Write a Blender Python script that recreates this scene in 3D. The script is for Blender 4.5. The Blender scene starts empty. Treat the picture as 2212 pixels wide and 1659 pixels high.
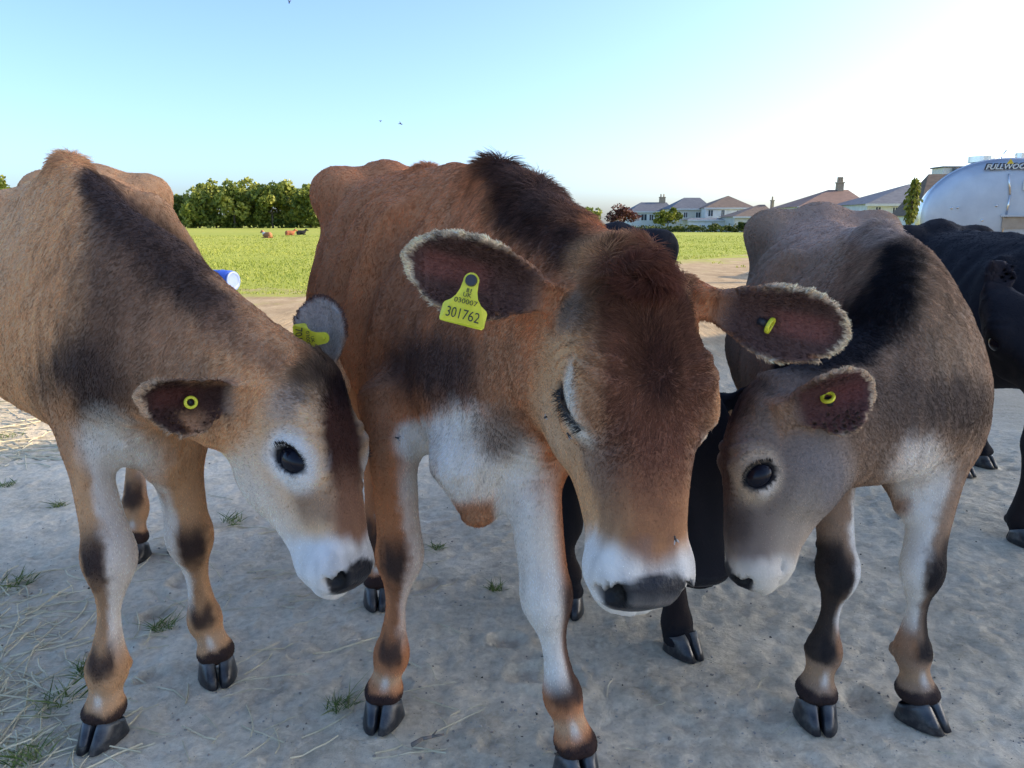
import bpy, bmesh, math, random
import numpy as np
from mathutils import Vector, Matrix

random.seed(7)
RNG = np.random.default_rng(11)
scene = bpy.context.scene
COL = scene.collection
f32 = np.float32

# ------------------------------------------------------------------ camera, sky, sun, exposure
CAM_H, PITCH, FPX = 0.9, math.radians(12.0), 1640.0      # focal length for a picture 2212 units wide
cd = bpy.data.cameras.new('camera'); cam = bpy.data.objects.new('camera', cd); COL.objects.link(cam)
cam.location = (0, 0, CAM_H); cam.rotation_euler = (math.pi/2 - PITCH, 0, 0)
cd.sensor_fit = 'HORIZONTAL'; cd.sensor_width = 36.0; cd.lens = FPX/2212*36.0
cd.clip_start = 0.02; cd.clip_end = 3000
scene.camera = cam

SUN_EL = math.radians(24)
SUN_AZ = math.radians(80)
SDIR = Vector((math.sin(SUN_AZ)*math.cos(SUN_EL), math.cos(SUN_AZ)*math.cos(SUN_EL), math.sin(SUN_EL)))
world = bpy.data.worlds.new('World'); scene.world = world; world.use_nodes = True
nt = world.node_tree; bgn = nt.nodes['Background']
sky = nt.nodes.new('ShaderNodeTexSky'); sky.sky_type = 'NISHITA'; sky.sun_disc = False
sky.sun_elevation = SUN_EL; sky.sun_rotation = SUN_AZ; sky.altitude = 0
sky.air_density = 0.75; sky.dust_density = 2.1; sky.ozone_density = 4.0
nt.links.new(sky.outputs[0], bgn.inputs[0]); bgn.inputs[1].default_value = 0.15
sd = bpy.data.lights.new('sun', 'SUN'); sun = bpy.data.objects.new('sun', sd); COL.objects.link(sun)
sd.energy = 2.6; sd.angle = math.radians(0.5); sd.color = (1.0, 0.80, 0.52)
sun.rotation_euler = (-SDIR).to_track_quat('-Z', 'Y').to_euler()
vs = scene.view_settings
vs.view_transform = 'Standard'; vs.look = 'None'; vs.exposure = 1.42; vs.gamma = 1.0; vs.use_curve_mapping = False
scene.cycles.max_bounces = 6; scene.cycles.diffuse_bounces = 3; scene.cycles.glossy_bounces = 3
scene.cycles.transparent_max_bounces = 6; scene.cycles.caustics_reflective = False; scene.cycles.caustics_refractive = False
scene.cycles_curves.shape = 'RIBBONS'

CT, ST = math.cos(PITCH), math.sin(PITCH)
def at(px, py, Y):
    """the point of the place at distance Y that a measurement (px, py) of the photograph refers to"""
    x = (px-1106)/FPX; y = (829.5-py)/FPX
    s = Y/(CT + y*ST)
    return np.array([x*s, Y, CAM_H + s*(y*CT - ST)])
def mpp(Y): return Y/0.95/FPX          # metres for one unit of measurement at distance Y

# ------------------------------------------------------------------ small helpers
def tag(o, label=None, cat=None, group=None, kind=None):
    if label: o['label'] = label
    if cat: o['category'] = cat
    if group: o['group'] = group
    if kind: o['kind'] = kind
    return o
def empty(name, loc=(0, 0, 0)):
    o = bpy.data.objects.new(name, None); o.location = loc; o.empty_display_size = 0.1; COL.objects.link(o); return o
def link(name, me, parent=None, mat=None, keep=True):
    o = bpy.data.objects.new(name, me); COL.objects.link(o)
    if mat is not None and not me.materials: me.materials.append(mat)
    if parent is not None:
        o.parent = parent
        if keep: o.matrix_parent_inverse = Matrix.Translation(-Vector(parent.location)) if parent.type == 'EMPTY' and parent.parent is None else Matrix.Identity(4)
    return o
def mesh_np(name, V, F, smooth=True):
    me = bpy.data.meshes.new(name)
    V = np.asarray(V, f32); F = np.asarray(F, np.int32)
    me.vertices.add(len(V)); me.vertices.foreach_set('co', V.ravel())
    n, k = F.shape
    me.loops.add(n*k); me.loops.foreach_set('vertex_index', F.ravel())
    me.polygons.add(n); me.polygons.foreach_set('loop_start', np.arange(n, dtype=np.int32)*k)
    me.polygons.foreach_set('use_smooth', np.full(n, smooth))
    me.update(calc_edges=True); return me
class MB:
    """collects boxes, bars and sheets into one mesh"""
    def __init__(s): s.bm = bmesh.new()
    def box(s, lo, hi, m=None):
        c = [(lo[i]+hi[i])/2 for i in range(3)]; d = [hi[i]-lo[i] for i in range(3)]
        M = Matrix.Translation(c) @ Matrix.Diagonal((*d, 1))
        if m is not None: M = m @ M
        bmesh.ops.create_cube(s.bm, size=1, matrix=M); return s
    def poly(s, pts):
        vs_ = [s.bm.verts.new(p) for p in pts]; s.bm.faces.new(vs_); return s
    def cyl(s, a, b, r, r2=None, n=16):
        a = Vector(a); b = Vector(b); d = b-a
        M = Matrix.Translation((a+b)/2) @ d.to_track_quat('Z', 'Y').to_matrix().to_4x4()
        bmesh.ops.create_cone(s.bm, cap_ends=True, segments=n, radius1=r, radius2=r if r2 is None else r2, depth=d.length, matrix=M); return s
    def tube(s, pts, r, n=8):
        for a, b in zip(pts[:-1], pts[1:]): s.cyl(a, b, r, n=n)
        return s
    def mesh(s, name, smooth=False, bevel=0):
        if bevel: bmesh.ops.bevel(s.bm, geom=list(s.bm.edges), offset=bevel, segments=2, affect='EDGES', profile=0.6)
        bmesh.ops.recalc_face_normals(s.bm, faces=s.bm.faces)
        me = bpy.data.meshes.new(name); s.bm.to_mesh(me); s.bm.free()
        if smooth:
            for p in me.polygons: p.use_smooth = True
        return me
    def build(s, name, mat, parent=None, smooth=False, bevel=0):
        return link(name, s.mesh(name, smooth, bevel), parent, mat)

def newmat(name):
    m = bpy.data.materials.new(name); m.use_nodes = True
    t = m.node_tree; return m, t, t.nodes['Principled BSDF']
def N(t, typ, **kw):
    n = t.nodes.new(typ)
    for k, v in kw.items():
        if k in n.bl_rna.properties and not k.startswith('in_'): setattr(n, k, v)
    return n
def noise_col(t, bs, c1, c2, scale, detail=6, stretch=None, rough=0.6, lo=0.3, hi=0.7):
    tc = t.nodes.new('ShaderNodeTexCoord'); mp = t.nodes.new('ShaderNodeMapping')
    t.links.new(tc.outputs['Object'], mp.inputs[0])
    if stretch: mp.inputs['Scale'].default_value = stretch
    nz = t.nodes.new('ShaderNodeTexNoise'); nz.inputs['Scale'].default_value = scale; nz.inputs['Detail'].default_value = detail
    nz.inputs['Roughness'].default_value = rough
    t.links.new(mp.outputs[0], nz.inputs[0])
    cr = t.nodes.new('ShaderNodeValToRGB'); cr.color_ramp.elements[0].position = lo; cr.color_ramp.elements[1].position = hi
    cr.color_ramp.elements[0].color = (*c1, 1); cr.color_ramp.elements[1].color = (*c2, 1)
    t.links.new(nz.outputs[0], cr.inputs[0]); t.links.new(cr.outputs[0], bs.inputs['Base Color'])
    return nz, cr, mp
def add_bump(t, bs, src, strength=0.3, dist=0.01):
    b = t.nodes.new('ShaderNodeBump'); b.inputs['Strength'].default_value = strength; b.inputs['Distance'].default_value = dist
    t.links.new(src, b.inputs['Height']); t.links.new(b.outputs[0], bs.inputs['Normal']); return b
def simple(name, c1, c2, scale=8, rough=0.6, metal=0.0, bump=0.15, stretch=None, dist=0.01, detail=6):
    m, t, bs = newmat(name)
    nz, cr, mp = noise_col(t, bs, c1, c2, scale, detail, stretch)
    bs.inputs['Roughness'].default_value = rough; bs.inputs['Metallic'].default_value = metal
    if bump: add_bump(t, bs, nz.outputs[0], bump, dist)
    return m

# ------------------------------------------------------------------ value noise
def _h(ix, iy, iz):
    with np.errstate(over='ignore'):
        n = (ix.astype(np.uint32)*np.uint32(374761393)) ^ (iy.astype(np.uint32)*np.uint32(668265263)) ^ (iz.astype(np.uint32)*np.uint32(2147483647))
        n = (n ^ (n >> np.uint32(13)))*np.uint32(1274126177); n ^= n >> np.uint32(16)
    return (n & np.uint32(0xffff)).astype(f32)/f32(65535)*2-1
def vnoise(p, sc=(1, 1, 1), seed=0):
    q = np.asarray(p, f32)*np.asarray(sc, f32) + f32(seed*17.31+1000)
    i = np.floor(q).astype(np.int64); f = q-i; f = f*f*(3-2*f)
    out = 0
    for dx in (0, 1):
        wx = f[:, 0] if dx else 1-f[:, 0]
        for dy in (0, 1):
            wy = f[:, 1] if dy else 1-f[:, 1]
            for dz in (0, 1):
                wz = f[:, 2] if dz else 1-f[:, 2]
                out = out + wx*wy*wz*_h(i[:, 0]+dx, i[:, 1]+dy, i[:, 2]+dz)
    return out
def fbm(p, sc, octs=3, seed=0):
    r = 0; a = 1.0; sc = np.asarray(sc, f32)*np.ones(3, f32)
    for o in range(octs): r = r + a*vnoise(p, sc*(2.03**o), seed+o*3); a *= 0.5
    return r
def sstep(a, b, x):
    t = np.clip((x-a)/(b-a), 0, 1); return t*t*(3-2*t)
def unit(v): v = np.asarray(v, float); return v/np.linalg.norm(v)

# ------------------------------------------------------------------ modelling of animal bodies: smooth blends of lofts and ellipsoids, polygonised
def smin(a, b, k):
    h = np.clip(0.5+0.5*(b-a)/k, 0, 1); return b+(a-b)*h-k*h*(1-h)
def smax(a, b, k): return -smin(-a, -b, k)

class Loft:
    """a tube through stations (centre, up hint, half width, height up, height down), egg or box shaped across"""
    def __init__(s, pts, up, w, hu, hd, n=2.2, tp=0.0, M=7):
        pts = np.asarray(pts, float); K = len(pts)
        up = np.asarray(up, float); up = np.tile(up, (K, 1)) if up.ndim == 1 else up
        n = np.full(K, n) if np.isscalar(n) else np.asarray(n, float)
        tp = np.full(K, tp) if np.isscalar(tp) else np.asarray(tp, float)
        A = np.column_stack([pts, up, w, hu, hd, n, tp]).astype(float)
        P = np.vstack([2*A[0]-A[1], A, 2*A[-1]-A[-2]]); P[0, 6:] = A[0, 6:]; P[-1, 6:] = A[-1, 6:]
        out = []
        for i in range(K-1):
            p0, p1, p2, p3 = P[i:i+4]
            for j in range(M):
                t = j/M
                out.append(0.5*((2*p1)+(-p0+p2)*t+(2*p0-5*p1+4*p2-p3)*t*t+(-p0+3*p1-3*p2+p3)*t**3))
        out.append(A[-1]); D = np.array(out)
        C = D[:, :3]; T = np.gradient(C, axis=0); T /= np.linalg.norm(T, axis=1)[:, None]
        U = D[:, 3:6]; U = U - (U*T).sum(1)[:, None]*T; U /= np.linalg.norm(U, axis=1)[:, None]
        S = np.cross(T, U)
        s.C, s.T, s.U, s.S = [x.astype(f32) for x in (C, T, U, S)]
        s.R = D[:, 6:].astype(f32)
        s.rmax = float(D[:, 6:9].max())
        s.cen = (C.min(0)+C.max(0))/2; s.rad = float(np.linalg.norm(C-s.cen, axis=1).max()+s.rmax)
        s.seg = np.linalg.norm(np.diff(C, axis=0), axis=1).astype(f32)
    sel = None
    def pick(s, c, r):
        dd = np.linalg.norm(s.C-c.astype(f32), axis=1); s.near = float(dd.min()); s.sel = np.flatnonzero(dd <= s.near+2*r+1e-3)
    def local(s, p):
        p = np.asarray(p, f32); M = len(s.C)
        idx = np.empty(len(p), np.int64); cc = (s.C**2).sum(1)
        if s.sel is not None:
            Cs = s.C[s.sel]; idx = s.sel[(cc[s.sel][None]-2*p@Cs.T).argmin(1)]
        else:
            for a in range(0, len(p), 100000):
                q = p[a:a+100000]; idx[a:a+100000] = (cc[None]-2*q@s.C.T).argmin(1)
        rel = p-s.C[idx]; ds = (rel*s.T[idx]).sum(1)
        nb = np.where(ds > 0, np.minimum(idx+1, M-1), np.maximum(idx-1, 0))
        ln = np.linalg.norm(s.C[nb]-s.C[idx], axis=1)+1e-9
        fr = np.clip(np.abs(ds)/ln, 0, 1); fr = np.where(nb == idx, 0, fr)[:, None].astype(f32)
        ex = np.where(nb == idx, np.abs(ds), 0)
        C = s.C[idx]*(1-fr)+s.C[nb]*fr; S = s.S[idx]*(1-fr)+s.S[nb]*fr; U = s.U[idx]*(1-fr)+s.U[nb]*fr
        R = s.R[idx]*(1-fr)+s.R[nb]*fr
        rel = p-C
        t = (idx+np.where(ds > 0, fr[:, 0], -fr[:, 0]))/(M-1)
        return (rel*S).sum(1), (rel*U).sum(1), ex, R, t, idx
    def __call__(s, p):
        u, v, ex, R, t, idx = s.local(p)
        h = np.where(v > 0, R[:, 1], R[:, 2]); n = R[:, 3]
        w = R[:, 0]*(1+R[:, 4]*np.clip(v/h, -1, 1))
        rho = (np.abs(u/w)**n+np.abs(v/h)**n)**(1/n)
        rc = np.minimum(w, h)*0.8
        l = np.sqrt(u*u+v*v)
        rho2 = np.sqrt(rho*rho+(ex/rc)**2); l2 = np.sqrt(l*l+ex*ex)
        return (l2+1e-5)*(1-1/np.maximum(rho2, 0.02))
class Ell:
    def __init__(s, c, r, R=None):
        s.c = np.asarray(c, f32); s.r = np.asarray(r, f32)*np.ones(3, f32); s.M = np.eye(3, dtype=f32) if R is None else np.asarray(R, f32)
        s.cen = np.asarray(c, float); s.rad = float(s.r.max())
    def __call__(s, p):
        q = (p-s.c)@s.M; k0 = np.sqrt(((q/s.r)**2).sum(1)); k1 = np.sqrt(((q/s.r**2)**2).sum(1))
        return k0*(k0-1)/np.maximum(k1, 1e-6)
class Cap:
    def __init__(s, a, b, ra, rb):
        s.a = np.asarray(a, f32); s.b = np.asarray(b, f32); s.ra = ra; s.rb = rb
        s.cen = (np.asarray(a, float)+np.asarray(b, float))/2; s.rad = float(np.linalg.norm(s.b-s.a)/2+max(ra, rb))
    def __call__(s, p):
        ba = s.b-s.a; t = np.clip(((p-s.a)@ba)/(ba@ba), 0, 1)
        return np.linalg.norm(p-s.a-t[:, None]*ba, axis=1)-(s.ra+(s.rb-s.ra)*t)
class Ear:
    """a leaf shaped cupped shell; u runs to the tip, v across, w out of the opening"""
    PT = [0, .1, .22, .4, .58, .74, .87, .95, 1.0, 1.06]; PW = [.34, .42, .66, .94, 1.0, .90, .66, .42, .1, -.4]
    def __init__(s, base, tip, face, W, cup=0.02, th=0.0045, curl=0.012):
        s.base = np.asarray(base, float); d = np.asarray(tip, float)-s.base; s.L = np.linalg.norm(d); s.e1 = d/s.L
        f_ = np.asarray(face, float); f_ = f_-(f_@s.e1)*s.e1; s.e3 = unit(f_); s.e2 = np.cross(s.e3, s.e1)
        s.W = W; s.cup = cup; s.th = th; s.curl = curl
        s.M = np.column_stack([s.e1, s.e2, s.e3]).astype(f32)
        s.cen = s.base+d/2; s.rad = float(s.L/2+W)
    def local(s, p):
        q = (p-s.base.astype(f32))@s.M; t = q[:, 0]/s.L
        wh = s.W*np.interp(t, s.PT, s.PW)
        w0 = s.cup*((q[:, 1]/s.W)**2*1.6-0.55)+s.curl*(t-0.3)*t
        return q, t, wh, w0
    def __call__(s, p):
        q, t, wh, w0 = s.local(p)
        d1 = (np.abs(q[:, 2]-w0)-s.th)*0.85; d2 = (np.abs(q[:, 1])-wh)*0.75
        d = smax(d1, d2, 0.006); d = np.maximum(d, -q[:, 0]-0.01)
        return d
    def world(s, t, v, lift=0.0):
        w0 = s.cup*((v/s.W)**2*1.6-0.55)+s.curl*(t-0.3)*t
        return s.base+s.e1*t*s.L+s.e2*v+s.e3*(w0+s.th+lift)

class Field:
    def __init__(s): s.ops = []
    def u(s, f, k=0.02): s.ops.append(('u', f, k)); return s
    def sub(s, f, k=0.01): s.ops.append(('s', f, k)); return s
    def disp(s, f, cen, rad): f.cen = np.asarray(cen, float); f.rad = rad; s.ops.append(('d', f, 0)); return s
    def __call__(s, p, cell=0.13):
        s.oc = np.array([f.cen for _, f, _ in s.ops]); s.orad = np.array([f.rad+k+0.03 for _, f, k in s.ops])
        p = np.asarray(p, f32); d = np.empty(len(p), f32)
        k = np.floor(p/cell).astype(np.int64)+500; key = (k[:, 0]*1000+k[:, 1])*1000+k[:, 2]
        o = np.argsort(key, kind='stable'); ks = key[o]; cut = np.flatnonzero(np.diff(ks))+1
        ps = p[o]; ds = np.empty(len(p), f32)
        for a, b in zip(np.r_[0, cut], np.r_[cut, len(p)]): ds[a:b] = s.chunk(ps[a:b])
        d[o] = ds; return d
    def chunk(s, p):
        lo, hi = p.min(0), p.max(0); c = (lo+hi)/2; r = float(np.linalg.norm(hi-lo))/2+1e-4
        d = np.full(len(p), 0.5, f32)
        hit = np.flatnonzero(((s.oc-c)**2).sum(1) < (s.orad+r)**2)
        for j in hit:
            kind, f, k = s.ops[j]
            if isinstance(f, Loft):
                f.pick(c, r)
                if f.near-r-f.rmax > k+0.03: continue
            v = f(p).astype(f32)
            if kind == 'u': d = smin(d, v, k)
            else: d = smax(d, -v, k)
        for j in hit:
            if isinstance(s.ops[j][1], Loft): s.ops[j][1].sel = None
        return d
def polygonise(F, lo, hi, h):
    B = 4; bs = B*h
    nb = np.ceil((np.asarray(hi)-np.asarray(lo))/bs).astype(int); lo = np.asarray(lo, float)
    g = np.stack(np.meshgrid(*[np.arange(n) for n in nb], indexing='ij'), -1).reshape(-1, 3)
    cen = (lo+(g+0.5)*bs-h/2).astype(f32)
    fc = F(cen, 0.3); act = np.abs(fc) < bs*0.87*1.35+0.006
    D = np.repeat(np.repeat(np.repeat(fc.reshape(nb), B, 0), B, 1), B, 2)
    ga = g[act]; o2 = np.stack(np.meshgrid(*[np.arange(2)]*3, indexing='ij'), -1).reshape(-1, 3)
    gb = (ga[:, None]*2+o2[None]).reshape(-1, 3)                       # half blocks
    fb = F((lo+(gb*2+0.5)*h).astype(f32))
    ijk = (gb[:, None]*2+o2[None]).reshape(-1, 3); D[ijk[:, 0], ijk[:, 1], ijk[:, 2]] = np.repeat(fb, 8)
    gb = gb[np.abs(fb) < h*0.87*1.5+h*1.2]; ijk = (gb[:, None]*2+o2[None]).reshape(-1, 3)
    D[ijk[:, 0], ijk[:, 1], ijk[:, 2]] = F((lo+ijk*h).astype(f32))
    S = D < 0
    sh = lambda A, a, b, c: A[a:A.shape[0]-1+a, b:A.shape[1]-1+b, c:A.shape[2]-1+c]
    cnt = sum(sh(S, a, b, c).astype(np.int8) for a in (0, 1) for b in (0, 1) for c in (0, 1))
    A = (cnt > 0) & (cnt < 8); ci = np.argwhere(A); vid = np.full(A.shape, -1, np.int32); vid[A] = np.arange(len(ci))
    corner = {(a, b, c): D[ci[:, 0]+a, ci[:, 1]+b, ci[:, 2]+c] for a in (0, 1) for b in (0, 1) for c in (0, 1)}
    acc = np.zeros((len(ci), 3)); num = np.zeros(len(ci))
    for ax in range(3):
        for p_ in (0, 1):
            for q_ in (0, 1):
                a = [0, 0, 0]; oth = [i for i in range(3) if i != ax]; a[oth[0]] = p_; a[oth[1]] = q_; b = list(a); b[ax] = 1
                fa, fb = corner[tuple(a)], corner[tuple(b)]; m = (fa < 0) != (fb < 0)
                t = np.where(m, fa/np.where(m, fa-fb, 1), 0)
                pt = np.tile(np.array(a, float), (len(ci), 1)); pt[:, ax] = t
                acc += pt*m[:, None]; num += m
    V = lo+(ci+acc/np.maximum(num, 1)[:, None])*h
    Q = []
    for ax in range(3):
        o1, o2 = [(1, 2), (2, 0), (0, 1)][ax]
        a = np.moveaxis(S, [ax, o1, o2], [0, 1, 2]); vv = np.moveaxis(vid, [ax, o1, o2], [0, 1, 2])
        m = a[:-1, 1:-1, 1:-1] != a[1:, 1:-1, 1:-1]; e = np.argwhere(m); i, j, k = e[:, 0], e[:, 1], e[:, 2]
        q = np.column_stack([vv[i, j, k], vv[i, j+1, k], vv[i, j+1, k+1], vv[i, j, k+1]])
        ins = a[:-1, 1:-1, 1:-1][m]; q[~ins] = q[~ins][:, ::-1]; Q.append(q)
    Q = np.vstack(Q); Q = Q[(Q >= 0).all(1)]
    V = V.astype(f32)
    for it in range(1):
        G, f0 = grad(F, V, h*0.4)
        g2 = np.maximum((G**2).sum(1), 0.05)
        st = np.clip(f0/g2, -0.6*h, 0.6*h); V = V-G*st[:, None]*0.9
    Nn = G/np.maximum(np.linalg.norm(G, axis=1), 1e-6)[:, None]
    return V, Q, Nn
def grad(F, V, e):
    f0 = F(V); G = np.empty_like(V)
    for a in range(3):
        W = V.copy(); W[:, a] += e; G[:, a] = (F(W)-f0)/e
    return G, f0

# ------------------------------------------------------------------ materials of the animals
def coat_material(name='calf_coat'):
    m, t, bs = newmat(name)
    at_ = t.nodes.new('ShaderNodeAttribute'); at_.attribute_name = 'coat'
    t.links.new(at_.outputs['Color'], bs.inputs['Base Color'])
    tc = t.nodes.new('ShaderNodeTexCoord')
    nz = t.nodes.new('ShaderNodeTexNoise'); nz.inputs['Scale'].default_value = 260; nz.inputs['Detail'].default_value = 3
    t.links.new(tc.outputs['Object'], nz.inputs[0])
    mr = t.nodes.new('ShaderNodeMapRange'); mr.inputs[3].default_value = 0.85; mr.inputs[4].default_value = 0.34
    t.links.new(at_.outputs['Alpha'], mr.inputs[0]); t.links.new(mr.outputs[0], bs.inputs['Roughness'])
    bs.inputs['Sheen Weight'].default_value = 0.0; bs.inputs['Specular IOR Level'].default_value = 0.22
    add_bump(t, bs, nz.outputs[0], 0.4, 0.003)
    return m
def hair_material(name='calf_hair', gloss=0.14):
    m, t, bs = newmat(name)
    a = t.nodes.new('ShaderNodeAttribute'); a.attribute_name = 'hcol'
    n = t.nodes.new('ShaderNodeAttribute'); n.attribute_name = 'hnrm'
    t.links.new(a.outputs['Color'], bs.inputs['Base Color']); bs.inputs['Roughness'].default_value = 0.5; bs.inputs['Specular IOR Level'].default_value = gloss
    tr = t.nodes.new('ShaderNodeBsdfTranslucent'); t.links.new(a.outputs['Color'], tr.inputs[0])
    mx = t.nodes.new('ShaderNodeMixShader'); mx.inputs[0].default_value = 0.45
    out = t.nodes['Material Output']
    t.links.new(bs.outputs[0], mx.inputs[1]); t.links.new(tr.outputs[0], mx.inputs[2]); t.links.new(mx.outputs[0], out.inputs[0])
    return m
M_COAT = coat_material(); M_HAIR = hair_material()
def eye_material():
    m, t, bs = newmat('eye_dark'); bs.inputs['Base Color'].default_value = (0.006, 0.006, 0.012, 1)
    bs.inputs['Roughness'].default_value = 0.16; bs.inputs['Specular IOR Level'].default_value = 0.25; return m
M_EYE = eye_material(); M_LASH = simple('lash', (.008, .007, .007), (.02, .017, .015), 90, .6, bump=0)
def hoof_material():
    m, t, bs = newmat('hoof_horn')
    tc = t.nodes.new('ShaderNodeTexCoord'); mp = t.nodes.new('ShaderNodeMapping'); mp.inputs['Scale'].default_value = (14, 14, 90)
    t.links.new(tc.outputs['Object'], mp.inputs[0])
    nz = t.nodes.new('ShaderNodeTexNoise'); nz.inputs['Scale'].default_value = 1.3; nz.inputs['Detail'].default_value = 5
    t.links.new(mp.outputs[0], nz.inputs[0])
    sp = t.nodes.new('ShaderNodeSeparateXYZ'); t.links.new(tc.outputs['Object'], sp.inputs[0])
    ad = t.nodes.new('ShaderNodeMath'); ad.operation = 'MULTIPLY_ADD'; ad.inputs[1].default_value = 0.012; t.links.new(nz.outputs[0], ad.inputs[0]); t.links.new(sp.outputs[2], ad.inputs[2])
    cr = t.nodes.new('ShaderNodeValToRGB'); e = cr.color_ramp.elements
    e[0].position = 0.0; e[0].color = (0.010, 0.011, 0.015, 1); e[1].position = 1; e[1].color = (0.15, 0.16, 0.16, 1)
    e2 = cr.color_ramp.elements.new(0.62); e2.color = (0.018, 0.021, 0.027, 1)
    mr = t.nodes.new('ShaderNodeMapRange'); mr.inputs[1].default_value = 0.0; mr.inputs[2].default_value = 0.062; t.links.new(ad.outputs[0], mr.inputs[0])
    t.links.new(mr.outputs[0], cr.inputs[0])
    n2_ = t.nodes.new('ShaderNodeTexNoise'); n2_.inputs['Scale'].default_value = 38; n2_.inputs['Detail'].default_value = 6; n2_.inputs['Roughness'].default_value = .7
    gm = t.nodes.new('ShaderNodeNewGeometry'); t.links.new(gm.outputs['Position'], n2_.inputs[0])
    m2 = t.nodes.new('ShaderNodeMapRange'); m2.inputs[1].default_value = .48; m2.inputs[2].default_value = .78; m2.inputs[4].default_value = .35; t.links.new(n2_.outputs[0], m2.inputs[0])
    mx = t.nodes.new('ShaderNodeMix'); mx.data_type = 'RGBA'; mx.inputs[7].default_value = (.30, .27, .235, 1); t.links.new(m2.outputs[0], mx.inputs[0]); t.links.new(cr.outputs[0], mx.inputs[6]); t.links.new(mx.outputs[2], bs.inputs['Base Color'])
    m3 = t.nodes.new('ShaderNodeMapRange'); m3.inputs[3].default_value = .3; m3.inputs[4].default_value = .9; t.links.new(m2.outputs[0], m3.inputs[0]); t.links.new(m3.outputs[0], bs.inputs['Roughness'])
    bs.inputs['Roughness'].default_value = 0.33; add_bump(t, bs, nz.outputs[0], 0.4, 0.002); return m
M_HOOF = hoof_material()
M_TAGY = simple('tag_yellow', (0.62, 0.60, 0.03), (0.78, 0.74, 0.05), 60, 0.45, bump=0.03)
M_INK = simple('tag_ink', (0.01, 0.014, 0.008), (0.03, 0.03, 0.02), 60, 0.6, bump=0)

TAN = (0.40, 0.19, 0.10); LTAN = (0.55, 0.34, 0.20); DBR = (0.05, 0.030, 0.024); RBR = (0.20, 0.075, 0.035)
WHT = (0.72, 0.665, 0.59); BLK = (0.012, 0.011, 0.013); GRB = (0.20, 0.14, 0.105)

def claw_mesh():
    V = []; F = []; n = 18
    lv = [(0.0, 0.0), (0.06, 0.0), (0.35, 0.32), (0.7, 0.68), (0.93, 0.96), (1.0, 1.0)]
    for k, (tt, sl) in enumerate(lv):
        for i in range(n):
            a = 2*math.pi*i/n; c, s_ = math.cos(a), math.sin(a)
            toe = 0.064-0.042*sl; heel = 0.033-0.008*sl; cy = -0.002*sl
            ro, ri = 0.0225-0.0060*sl, 0.0168-0.003*sl
            if tt == 0: toe -= 0.004; heel -= 0.004; ro -= 0.003; ri -= 0.003
            rx = ro if c > 0 else ri; ry = toe if s_ > 0 else heel
            x = 0.0185+rx*math.copysign(abs(c)**(0.8 if c > 0 else 0.5), c)
            if s_ > 0: x -= 0.30*max(0, s_)**2*(x-0.006)*(1-0.5*sl)
            y = cy+ry*math.copysign(abs(s_)**0.85, s_)
            zt = 0.046+0.016*np.clip(y/0.03, -1, 1)
            V.append((x, y, tt*zt if tt < 1 else zt-0.004+0.0))
        if k:
            for i in range(n): F.append(((k-1)*n+i, (k-1)*n+(i+1) % n, k*n+(i+1) % n, k*n+i))
    b = len(V); V.append((0.0185, 0.008, 0)); V.append((0.0185, 0, 0.03)); top = (len(lv)-1)*n
    me = bpy.data.meshes.new('claw')
    F += [((i+1) % n, i, b) for i in range(n)]+[(top+i, top+(i+1) % n, b+1) for i in range(n)]
    me.from_pydata(V, [], F); me.update()
    for p in me.polygons: p.use_smooth = True
    me.materials.append(M_HOOF); return me
CLAW = claw_mesh()
def sphere_mesh(name, n=24, mat=None):
    bm = bmesh.new(); bmesh.ops.create_uvsphere(bm, u_segments=n, v_segments=n//2, radius=1)
    me = bpy.data.meshes.new(name); bm.to_mesh(me); bm.free()
    for p in me.polygons: p.use_smooth = True
    if mat: me.materials.append(mat)
    return me
EYE = sphere_mesh('eye', 32, M_EYE)

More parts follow.
